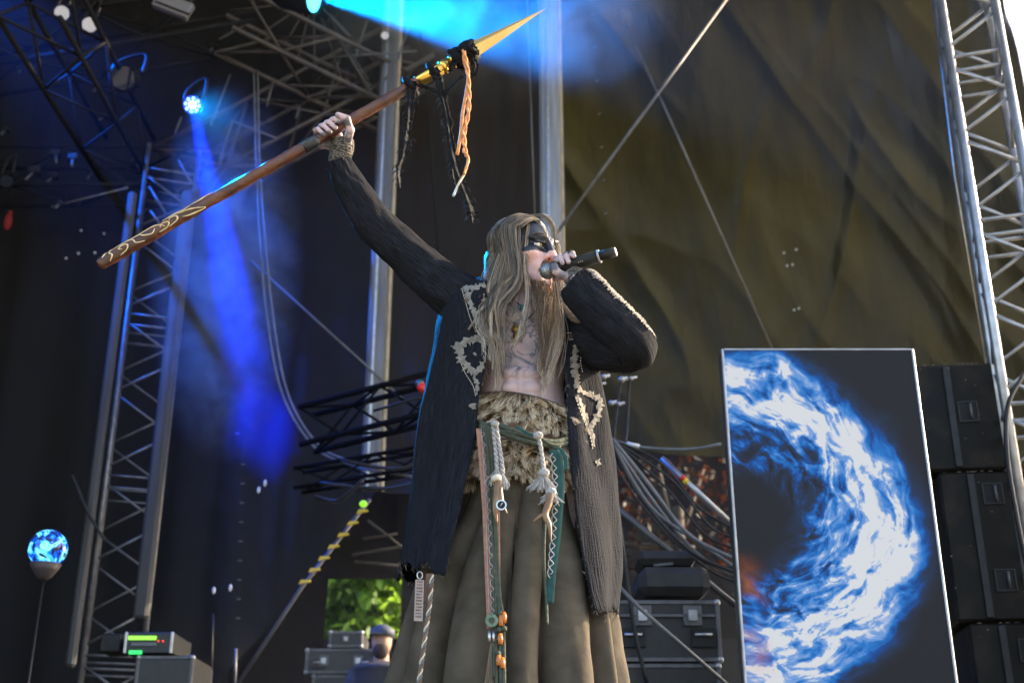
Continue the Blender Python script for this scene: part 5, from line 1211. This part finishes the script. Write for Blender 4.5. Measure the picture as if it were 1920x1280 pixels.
# ---- fur belt
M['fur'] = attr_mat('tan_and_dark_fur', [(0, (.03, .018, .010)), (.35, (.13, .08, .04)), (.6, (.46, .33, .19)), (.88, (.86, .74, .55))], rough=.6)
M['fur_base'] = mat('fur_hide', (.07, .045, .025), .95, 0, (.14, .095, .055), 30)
def belt_r(py): return float(np.interp(py, [735, 800, 880, 910], [.135, .150, .158, .166]))
def furband(py0, py1, slope, n, ln, seed, x0=900, x1=1066, out=.012, nm='fur_belt'):
    g = np.random.default_rng(seed); Bv = []
    for i in range(10):
        row = []
        for j in range(90):
            ph = 2*math.pi*j/89; w_ = (math.sin(ph)+1)/2; py = py0+(py1-py0)*i/9*.8; z = Zat(py+slope*(w_-.5), -.08); xcw = Xat(982+(py-800)*-.02, -.08, z); r_ = belt_r(py)+.004
            row.append((xcw+r_*1.0*math.sin(ph), .03-r_*.9*math.cos(ph), z))
        Bv.append(row)
    CP = np.stack([g.uniform(-3.14, 3.14, n//20), g.uniform(0, 1, n//20)], 1); CD = g.normal(size=(len(CP), 3))
    base = grid(nm, arr(Bv), M['fur_base'], per, thick=.008); S_ = []
    for _ in range(n):
        u = g.uniform(-1.75, 1.75) if g.uniform() < .85 else g.uniform(-3.14, 3.14); v = g.uniform(); py = py0+(py1-py0)*v*.85; w_ = (math.sin(u)+1)/2; z = Zat(py+slope*(w_-.5), -.08); xcw = Xat(982+(py-800)*-.02, -.08, z); r_ = belt_r(py)+.004
        nr = arr((math.sin(u), -math.cos(u)*.9, 0)); p = arr((xcw+r_*nr[0], .03+r_*nr[1], z)); tilt = g.normal(size=3)*.28; cl = .35*float(vnoise(arr((u*9, v*5, seed)), 4)); l_ = ln*g.uniform(.5, 1.15)*(1+.3*cl)
        k_ = np.argmin(np.sum((CP-(u, v))**2*(1, .3), 1)); cu, cv = CP[k_]; cr_ = CD[k_]
        pyc = py0+(py1-py0)*cv*.85; wc = (math.sin(cu)+1)/2; zc = Zat(pyc+slope*(wc-.5), -.08); nc = arr((math.sin(cu), -math.cos(cu)*.9, 0))
        tip = arr((xcw+(r_)*nc[0], .03+(r_)*nc[1], zc))+nc*(.034+.014*cr_[2])+arr((cr_[0]*.020, 0, -ln*(.80+.28*cr_[1])))
        if tip[2] > p[2]-.012: tip[2] = p[2]-.012
        tip = tip+g.normal(size=3)*.0042; d = nr*.8+arr((0, 0, -.4))+tilt*.5
        S_.append(spline(arr([p, p+d*l_*.35, p*.35+tip*.65+nr*.006, tip]), 6))
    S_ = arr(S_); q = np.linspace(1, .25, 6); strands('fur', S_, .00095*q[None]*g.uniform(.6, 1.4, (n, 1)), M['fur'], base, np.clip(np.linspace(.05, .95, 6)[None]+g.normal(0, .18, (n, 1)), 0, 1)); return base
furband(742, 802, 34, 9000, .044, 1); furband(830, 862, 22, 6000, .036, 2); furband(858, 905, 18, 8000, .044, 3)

# ---- belt, bands, cords, pendants hanging on the skirt
def on_sk(px, py, off=.006, dpt=None):
    h = hit(px, py, bvS, off)
    if h is None or py < 905: 
        z = Zat(py, -.16); return P(px, py, -.185 if dpt is None else dpt)
    p = h[0]; return p if p[1] > -.75 else P(px, py, -.2)
def hang(px, py, extra=.0):
    p = on_sk(px, py); y = min(p[1], -.17-(py-800)*.00025)-extra; return P(px, py, y)
M['green_cord'] = mat('dark_green_cord', (.035, .045, .028), .8, 0, (.06, .07, .045), 80, .4); M['white_rope'] = mat('white_cotton_rope', (.42, .41, .40), .85, 0, (.30, .29, .28), 120, .8); M['pink_band'] = mat('salmon_woven_band', (.40, .20, .13), .85, 0, (.28, .14, .10), 60, .3)
M['teal_band'] = mat('teal_woven_band', (.010, .070, .062), .85, 0, (.008, .045, .042), 50, .3); M['antler'] = mat('antler_horn', (.12, .055, .022), .45, 0, (.27, .17, .09), 14, .3); M['amber'] = mat('orange_bead', (.62, .20, .04), .3, 0, (.4, .12, .03), 90); M['silver'] = mat('silver', (.55, .55, .55), .3, .9); M['bone'] = mat('bone', (.6, .52, .4), .5)
def band(name, pl, wpx, m, extra=.004, thick=.003):
    pl = arr(pl); n = 46; L = np.r_[0, np.cumsum(np.linalg.norm(np.diff(pl, axis=0), axis=1))]; V_ = []
    for s in np.linspace(0, L[-1], n):
        x, y = np.interp(s, L, pl[:, 0]), np.interp(s, L, pl[:, 1]); w_ = wpx if np.isscalar(wpx) else np.interp(s/L[-1], [0, 1], wpx)
        c_ = hang(x, y, extra); V_.append([P(x+u*w_, y, c_[1]+.0015*abs(u)) for u in (-.5, -.17, .17, .5)])
    V_ = arr(V_); V_[:, :, 1] = (V_[:, :, 1]+np.convolve(np.pad(V_[:, 1, 1], 3, 'edge'), np.ones(7)/7, 'valid')[:, None])/2
    return grid(name, V_, m, per, thick=thick), V_
def zig(pl, amp, n, r, m, parent, extra=.012, name='embroidered_braid', ph0=0):
    pl = arr(pl); L = np.r_[0, np.cumsum(np.linalg.norm(np.diff(pl, axis=0), axis=1))]; out = []
    for s in np.linspace(0, L[-1], n*8):
        x, y = np.interp(s, L, pl[:, 0]), np.interp(s, L, pl[:, 1]); w_ = s/L[-1]*n*2*math.pi+ph0; out.append(hang(x+amp*math.sin(w_), y+amp*.6*math.cos(w_), extra+.001*math.cos(w_)))
    tube(name, out, r, m, parent, 5)
pb_, _ = band('woven_band', [(900, 803), (906, 870), (912, 960), (916, 1060), (919, 1130), (920, 1178)], 15, M['pink_band']); zig([(905, 808), (911, 870), (917, 960), (921, 1060), (924, 1160)], 3.0, 17, .0012, M['white_rope'], pb_)
tube('braid_edging', [hang(*p, .011) for p in [(902, 803), (905, 850), (908, 900), (911, 960), (914, 1060), (917, 1150)]], .001, M['white_rope'], pb_, 5, True, 30)
tb_, _ = band('teal_band', [(1040, 843), (1047, 870), (1048, 930), (1043, 1000), (1035, 1070), (1031, 1130)], (22, 14), M['teal_band'], .006)
zig([(1036, 852), (1041, 900), (1040, 960), (1035, 1030), (1031, 1080)], 5.0, 7, .0015, M['white_rope'], tb_, .014); zig([(1036, 852), (1041, 900), (1040, 960), (1035, 1030), (1031, 1080)], 5.0, 7, .0015, M['white_rope'], tb_, .014, ph0=3.14)
band('teal_sash', [(968, 798), (978, 806), (990, 812), (1002, 818)], 10, M['teal_band'], .03)
band('woven_band', [(931, 905), (934, 960), (935, 1050), (934, 1120)], 6, M['pink_band'], .002)
band('teal_sash', [(1036, 838), (1052, 842), (1060, 856), (1062, 880)], 8, M['teal_band'], .03)
for k, pl in enumerate([[(905, 798), (914, 860), (920, 960), (926, 1060), (936, 1150), (939, 1290)], [(909, 800), (918, 880), (927, 980), (931, 1080), (943, 1160), (946, 1290)], [(913, 800), (923, 880), (928, 990), (929, 1100), (930, 1180), (931, 1290)], [(917, 802), (925, 860), (930, 980), (936, 1100), (943, 1190), (944, 1290)], [(901, 796), (912, 830), (918, 930), (923, 1060), (926, 1180), (927, 1270)]]):
    tube('green_cord', [hang(*p, .008) for p in pl], .0045, M['green_cord'], per, 7, True, 50)
tube('green_cord', [hang(*p, .004) for p in [(1022, 965), (1020, 1050), (1024, 1120), (1026, 1170)]], .004, M['green_cord'], per, 7, True, 30)
for k, pl in enumerate([[(897, 800), (930, 796), (965, 808), (1000, 822), (1040, 828), (1062, 822)], [(897, 790), (925, 806), (960, 812), (1000, 816), (1035, 834), (1064, 830)], [(898, 806), (940, 812), (990, 828), (1050, 838)]]):
    tube('belt_cord', [P(p[0], p[1], -.182+((p[0]-980)/100)**2*.09) for p in pl], .008, M['green_cord'], per, 8, True, 40)
# white ropes with tassels
def rope(pl, r, extra=.03, seg=30):
    p_ = spline([hang(*p, extra) for p in pl], seg); o = MB()
    for s in (0, 1):
        w_ = np.linspace(0, 9*math.pi, seg)+s*math.pi; o.tube(p_+np.stack([np.cos(w_)*r*.5, np.sin(w_)*r*.5, w_*0], 1), r*.75, 6)
    return o.build('white_rope', M['white_rope'], per, True)
rope([(924, 792), (927, 820), (930, 850), (932, 880)], .0055); rope([(930, 794), (935, 830), (940, 860), (943, 888)], .0055); rope([(1008, 812), (1014, 840), (1018, 868), (1020, 890)], .0055)
def knot(px, py, r, extra=.035): MB().ball(hang(px, py, extra), (r*1.2, r, r), 10, 7).build('rope_knot', M['white_rope'], per, True)
knot(928, 794, .010); knot(1009, 816, .012); knot(1020, 886, .013); knot(1033, 922, .013)
def tassel(px, py, ln, n, sp, seed, m='white_tassel', extra=.034):
    g = np.random.default_rng(seed); c = hang(px, py, extra); T_ = []
    for _ in range(n):
        d = arr((g.normal()*sp, g.normal()*sp*.5, -1)); T_.append(spline(arr([c, c+d*ln*.5, c+d*ln*g.uniform(.8, 1.1)+g.normal(size=3)*.002]), 6))
    T_ = arr(T_); strands('tassel', T_, np.full(T_.shape[:2], .0011), M[m], per, g.uniform(0, 1, n))
M['white_tassel'] = attr_mat('white_tassel_yarn', [(0, (.32, .31, .30)), (1, (.5, .49, .48))], rough=.9); M['brown_tassel'] = attr_mat('brown_tassel_yarn', [(0, (.16, .11, .07)), (1, (.34, .26, .18))], rough=.9)
tassel(932, 878, .045, 70, .30, 1); tassel(943, 886, .045, 70, .30, 2); tassel(1018, 886, .05, 90, .35, 3); tassel(1031, 918, .035, 60, .5, 4); tassel(922, 1195, .17, 110, .06, 5, 'brown_tassel', .01)
tube('silver_tube', [hang(917, 1181, .012), hang(918, 1202, .012)], .0042, M['silver'], per, 8); tube('silver_tube', [hang(925, 1181, .012), hang(926, 1202, .012)], .0042, M['silver'], per, 8)
# horn, bone ring and round medallion at left; forked antler at right
MB().tube([hang(930, 893, .035), hang(931, 903, .035)], .015, 12).build('bone_ring', M['bone'], per, True)
tube('horn', [hang(*p, .034) for p in [(934, 900), (931, 930), (929, 955), (932, 982)]], [.011, .010, .008, .002], M['antler'], per, 9, True, 16)
tube('horn', [hang(*p, .034) for p in [(936, 903), (938, 930), (944, 950), (951, 963)]], [.009, .009, .006, .0015], M['antler'], per, 9, True, 16)
c = hang(940, 947, .05); MB().tube([c, c-arr((0, .006, 0))], .0145, 20).build('medallion', M['silver'], per, False); MB().tube([c-arr((0, .0062, 0)), c-arr((0, .0075, 0))], .0105, 18).build('medallion_face', M['black'], per, False)
tube('medallion_mark', [c+arr((-.003, -.009, -.005)), c+arr((.003, -.009, .005))], .001, M['silver'], per, 5)
tube('antler', [hang(*p, .034) for p in [(1032, 925), (1028, 945), (1022, 965), (1030, 985), (1033, 1016)]], [.012, .0105, .010, .007, .0015], M['antler'], per, 10, True, 22)
tube('antler_tine', [hang(*p, .034) for p in [(1023, 963), (1012, 968), (1000, 977)]], [.008, .006, .0015], M['antler'], per, 9, True, 12)
for (x, y) in ((939, 1163), (945, 1157), (938, 1197), (935, 1237), (942, 1242)): tube('orange_bead', [hang(x, y-9, .016), hang(x, y, .018), hang(x, y+10, .016)], [.006, .0078, .006], M['amber'], per, 10)
for (x, y) in ((937, 1150), (945, 1178), (936, 1180), (934, 1225)): MB().ball(hang(x, y, .016), .008, 8, 6).build('cord_knot', M['green_cord'], per, True)
c = hang(922, 1163, .02); MB().tube([c, c-arr((0, .005, 0))], .017, 20).build('green_disc', mat('green_enamel_disc', (.06, .12, .07), .35, .3, (.18, .22, .16), 90), per); MB().tube([c-arr((0, .0051, 0)), c-arr((0, .0065, 0))], .008, 14).build('disc_centre', M['green_cord'], per)
# card tag and braids under the coat hem at left
tg = [hang(*p, .02) for p in ((779, 1086), (795, 1087), (792, 1164), (776, 1163))]; yb_ = min(p[1] for p in tg)
tg = [P(x, y, yb_) for x, y in ((779, 1086), (795, 1087), (792, 1164), (776, 1163))]; tb2 = [p+arr((0, .004, 0)) for p in tg]
tgo = mesh('hanging_tag', tg+tb2, [(0, 3, 2, 1), (4, 5, 6, 7), (0, 1, 5, 4), (1, 2, 6, 5), (2, 3, 7, 6), (3, 0, 4, 7)], mat('pale_bone_tag', (.36, .28, .25), .6), per)
tk = MB(); g_ = np.random.default_rng(2)
for k in range(12):
    u0 = (k+.6)/13; a0 = tg[0]+(tg[3]-tg[0])*u0; a1 = tg[1]+(tg[2]-tg[1])*u0
    for q in (.25, .5, .75):
        c = a0+(a1-a0)*q-arr((0, .001, 0)); tk.box(c, (g_.uniform(.002, .005), .0015, g_.uniform(.002, .0045)))
tk.build('rune_marks', mat('dark_engraving', (.10, .07, .06), .8), tgo)
tube('tag_ring', [P(787+5*math.cos(a_), 1078+7*math.sin(a_), yb_) for a_ in np.linspace(0, 6.28, 16)], .0015, M['silver'], per, 6)
for k in range(3):
    pl = []
    for i, y in enumerate(np.linspace(1078, 1290, 60)):
        w_ = i*.75+k*2.09; x = np.interp(y, [1078, 1130, 1200, 1290], [810, 806, 796, 784]); c = hang(x, y, .016); pl.append(c+arr((.0042*math.sin(w_), .003*math.cos(w_), 0)))
    tube('braid', pl, .0026, [M['cable_grey'], M['bone'], M['antler']][k], per, 6)
band('woven_band', [(806, 1075), (803, 1105), (800, 1130)], 14, mat('brown_leather_strip', (.16, .08, .045), .7), .004)

# ================================================================== MICROPHONE
mic = thing('microphone', 'black wireless microphone held to the mouth, its silver grille against the beard', 'microphone', tuple(MC0))
MB().ball(MC0, .0255, 22, 14, ax=np.eye(3)).build('grille', mat('steel_mesh_grille', (.35, .38, .40), .35, .8, (.12, .13, .14), 260, .8, bscale=260, bdist=.002), mic, True)
tube('grille_collar', [MC0+ma*.016, MC0+ma*.030], [.026, .0235], M['alu_dull'], mic, 18)
ml = np.linalg.norm(MC1-MC0)
tube('handle', [MC0+ma*.03, MC0+ma*.06, MC0+ma*.10, MC0+ma*(ml-.055)], [.0205, .0178, .0190, .0198], M['black'], mic, 20)
tube('silver_ring', [MC0+ma*(ml-.055), MC0+ma*(ml-.049)], .0212, M['alu'], mic, 20)
tube('antenna_cap', [MC0+ma*(ml-.049), MC0+ma*ml], [.0155, .0150], M['black'], mic, 18)
tube('end_plate', [MC0+ma*ml, MC0+ma*(ml+.002)], .0138, M['white'], mic, 18)
for d in (0, .006, .012): MB().ball(MC0+ma*(.098+d)+arr((0, -.0175, -.008)), .0016, 6, 4).build('indicator', M['bone'], mic, True)

# ================================================================== SPEAR
spr = thing('spear', 'long wooden spear with a golden four sided head raised in the singers fist', 'spear', tuple(SP0))
M['wood'] = mat('carved_reddish_wood', (.050, .016, .008), .32, 0, (.14, .05, .022), 12, 1.0, bscale=30, stretch=(1, 1, 1), spec=.6, bdist=.006)
L_ = np.linalg.norm(SP1-SP0); n = 190; d_ = np.linspace(0, L_*.86, n); V = []; up_ = np.cross(sa_, (0, 1, 0)); fw_ = np.cross(up_, sa_)
for i in range(n):
    row = []
    for j in range(25):
        a_ = 2*math.pi*(j % 24)/24; r_ = RSH*(1+.07*float(vnoise(arr((d_[i]*26, math.cos(a_)*1.3, math.sin(a_)*1.3)), 3))+.05*float(vnoise(arr((d_[i]*60, math.cos(a_)*2, math.sin(a_)*2)), 8)))*(1.06 if d_[i] < .25 else 1)
        if i == 0: r_ *= .8
        row.append(SP0+sa_*d_[i]+(up_*math.cos(a_)+fw_*math.sin(a_))*r_)
    V.append(row)
V = [[SP0-sa_*.002]*25]+V; grid('shaft', arr(V), M['wood'], spr)
bright = M['gilt'] = mat('gilded_carving', (.62, .42, .16), .35, .6, (.8, .66, .42), 40, .4); M['gold2'] = mat('polished_brass', (.80, .48, .10), .22, .95)
# gilded scrolls on the butt: raised inlays running round the shaft
def shaft_pt(d, a_, ex=.0005): return SP0+sa_*d+(up_*math.cos(a_)+fw_*math.sin(a_))*(RSH*1.08+ex)
fa0 = math.atan2(np.dot(arr((0, -1, 0)), fw_), np.dot(arr((0, -1, 0)), up_))
scr_ = [[(.035, -.9), (.05, -.2), (.045, .5), (.06, 1.0)], [(.07, -.9), (.095, -.6), (.105, .0), (.09, .4), (.075, .1), (.085, -.2)], [(.06, .8), (.10, .9), (.125, .4), (.13, -.4), (.155, -.8)], [(.12, .9), (.15, .6), (.16, .0), (.185, -.4), (.20, .1)],
        [(.15, .9), (.19, .8), (.215, .3), (.23, -.4)], [(.205, -.8), (.235, -.7), (.245, -.1), (.225, .2), (.215, -.2)], [(.24, -.8), (.27, -.5), (.275, .1), (.255, .4), (.25, .0)], [(.23, .9), (.27, .8), (.30, .5), (.33, .8)], [(.29, -.5), (.31, -.8), (.345, -1.0), (.365, -1.1)], [(.28, .3), (.31, .1), (.335, -.3), (.365, -.95)], [(.33, .9), (.36, .7), (.385, .9), (.41, .75)], [(.02, .2), (.04, .9)]]
for k, s_ in enumerate(scr_):
    q = spline(arr([(a_, b_, 0) for a_, b_ in s_]), 26); tube('gilded_scroll', [shaft_pt(a_*1.02, fa0+b_) for a_, b_, _ in q], np.interp(np.linspace(0, 1, 26), [0, .5, 1], [.0012, .0034, .0012]), M['gilt'], spr, 6)
hd = np.dot(on_axis(SP0, sa_, 582)-SP0, sa_); tube('black_binding', [SP0+sa_*(hd-.028), SP0+sa_*(hd-.01), SP0+sa_*(hd+.012), SP0+sa_*(hd+.028)], [.0198, .0212, .0205, .0215], mat('black_shiny_tape', (.02, .022, .026), .25, 0, (.04, .04, .045), 40, .7), spr, 20)
def on_s(px): return float(np.dot(on_axis(SP0, sa_, px)-SP0, sa_))
b0, b1 = on_s(782), on_s(889); tube('brass_sleeve', [SP0+sa_*(L_*.855), SP0+sa_*b0, SP0+sa_*(b0+.001), SP0+sa_*(b1-.06)], [.0195, .0195, .0205, .0215], M['gold2'], spr, 20)
tube('brass_ring', [SP0+sa_*on_s(828), SP0+sa_*on_s(836)], .0245, M['gold2'], spr, 20); tube('brass_ring', [SP0+sa_*on_s(846), SP0+sa_*on_s(850)], .0235, M['gold2'], spr, 20)
# four sided head, flat faces with a sharp ridge
hb_, ht = SP0+sa_*b1*.995, SPT; hr = .034; v = [hb_+up_*hr, hb_+fw_*hr*.7, hb_-up_*hr*.9, hb_-fw_*hr*.7]; v2 = [hb_-sa_*.03+d*.5 for d in (up_*hr, fw_*hr*.7, -up_*hr, -fw_*hr*.7)]
mesh('spearhead', v+[ht]+v2, [(0, 1, 4), (1, 2, 4), (2, 3, 4), (3, 0, 4), (5, 6, 1, 0), (6, 7, 2, 1), (7, 8, 3, 2), (8, 5, 0, 3), (8, 7, 6, 5)], mat('bright_gold_blade', (.85, .60, .26), .42, .6, (.75, .5, .16), 8, .15), spr)
# black cloth wraps and hanging rags, orange cords
M['rag'] = mat('black_torn_cloth', (.0025, .0025, .003), .8, 0, (.006, .006, .007), 30, .8, spec=.2)
for k, (px, w_) in enumerate([(770, .018), (815, .014), (862, .02), (880, .024)]):
    c = SP0+sa_*on_s(px); g = np.random.default_rng(k+3); b_ = MB()
    for q in range(4 if k > 1 else 2):
        o_ = (up_*math.cos(q*1.7)+fw_*math.sin(q*1.7)); ring = [c+sa_*(g.normal()*.012*(k > 1)+.01*math.sin(a_))+(up_*math.cos(a_)+fw_*math.sin(a_))*(RSH+.008+g.uniform(0, .006)) for a_ in np.linspace(0, 6.28, 20)]; b_.tube(ring, g.uniform(.008, .012), 6, flat=1.0)
    b_.build('cloth_wrap', M['rag'], spr, True)
def rag(pl, w0, seed, y=-.085, name='hanging_rag', tw=5):
    g = np.random.default_rng(seed); p_ = spline(PP(pl, y), 60); V_ = []
    for i, p in enumerate(p_):
        u = i/59; w_ = np.interp(u, np.linspace(0, 1, len(w0)), w0)*(1+.35*g.normal()*.6); ang = u*tw*.6+.4*g.normal()
        T = p_[min(i+1, 59)]-p_[max(i-1, 0)]; T /= np.linalg.norm(T); s_ = np.cross(T, (0, 1, 0)); s_ /= np.linalg.norm(s_); s2 = s_*math.cos(ang*.35)+arr((0, math.sin(ang*.35), 0)); w_ *= .82; V_.append([p-s2*w_, p-s2*w_*.3+arr((0, -.004, 0)), p+s2*w_*.4+arr((0, .003, 0)), p+s2*w_])
    o = grid(name, arr(V_), M['rag'], spr, thick=.002, smooth=False); return o, arr(V_)
r1, v1 = rag([(773, 152), (770, 190), (765, 240), (757, 290), (748, 320), (750, 352)], [.020, .014, .016, .014, .010, .018, .004], 2)
r2, v2_ = rag([(812, 128), (826, 165), (838, 215), (846, 270), (858, 320), (874, 365), (885, 395), (886, 418)], [.022, .014, .015, .013, .017, .018, .030, .006], 5, tw=3)
r3, v3 = rag([(830, 180), (840, 230), (846, 280), (850, 330), (858, 362)], [.008, .010, .008, .009, .003], 9, -.07)
rag([(784, 160), (806, 166), (830, 176), (852, 158), (868, 143)], [.008, .008, .011, .008, .006], 11, tw=1); rag([(845, 135), (850, 120), (872, 108), (888, 112)], [.012, .014, .012, .008], 12, tw=2); rag([(880, 108), (892, 120), (888, 138), (872, 140)], [.010, .012, .012, .003], 14, tw=2); rag([(858, 100), (856, 92), (866, 96)], [.010, .009, .004], 15, tw=1); rag([(874, 90), (884, 84), (894, 98), (896, 104)], [.010, .010, .010, .004], 16, tw=1)
for vv_, nn2, sd2 in ((v1, 60, 1), (v2_, 90, 2), (v3, 40, 3)):
    g = np.random.default_rng(sd2); T_ = []
    for _ in range(nn2):
        i = g.integers(4, 58); p = vv_[i, 0 if g.uniform() < .7 else 3]; d = arr((-1 if g.uniform() < .7 else 1, g.normal()*.3, -.5+g.normal()*.4))*.012*g.uniform(.4, 1.3); T_.append(spline(arr([p, p+d*.6+arr((0, 0, .002)), p+d+arr((0, 0, -.006))]), 6))
    strands('frayed_thread', arr(T_), np.full((nn2, 6), .0012), M['thread'], r1 if sd2 == 1 else (r2 if sd2 == 2 else r3), np.zeros(nn2))['kind'] = 'stuff'
M['orange_cord'] = mat('orange_wool_cord', (.62, .22, .07), .8, 0, (.75, .34, .12), 70, .7); M['brown_strand'] = mat('brown_wool', (.12, .06, .04), .8)
tube('orange_cord', PP([(868, 92), (871, 118), (878, 140), (874, 175), (867, 215), (864, 250), (857, 290)], -.095), .0055, M['orange_cord'], spr, 8, True, 60)
for s in (0, 1):
    p_ = spline(PP([(870, 96), (876, 130), (879, 170), (878, 210), (870, 250), (872, 285), (878, 300), (870, 328)], -.10), 90); w_ = np.linspace(0, 40, 90)+s*3.14; k_ = np.interp(np.linspace(0, 1, 90), [0, .15, .7, .85, 1], [.003, .004, .005, .001, .001])
    tube('orange_cord', p_+np.stack([np.cos(w_)*k_, np.sin(w_)*k_, w_*0], 1), .0040, M['orange_cord'] if s else M['orange_cord'], spr, 7)
tube('white_cord_end', PP([(870, 328), (860, 345), (850, 368)], -.09), .004, M['bone'], spr, 7, True, 14)
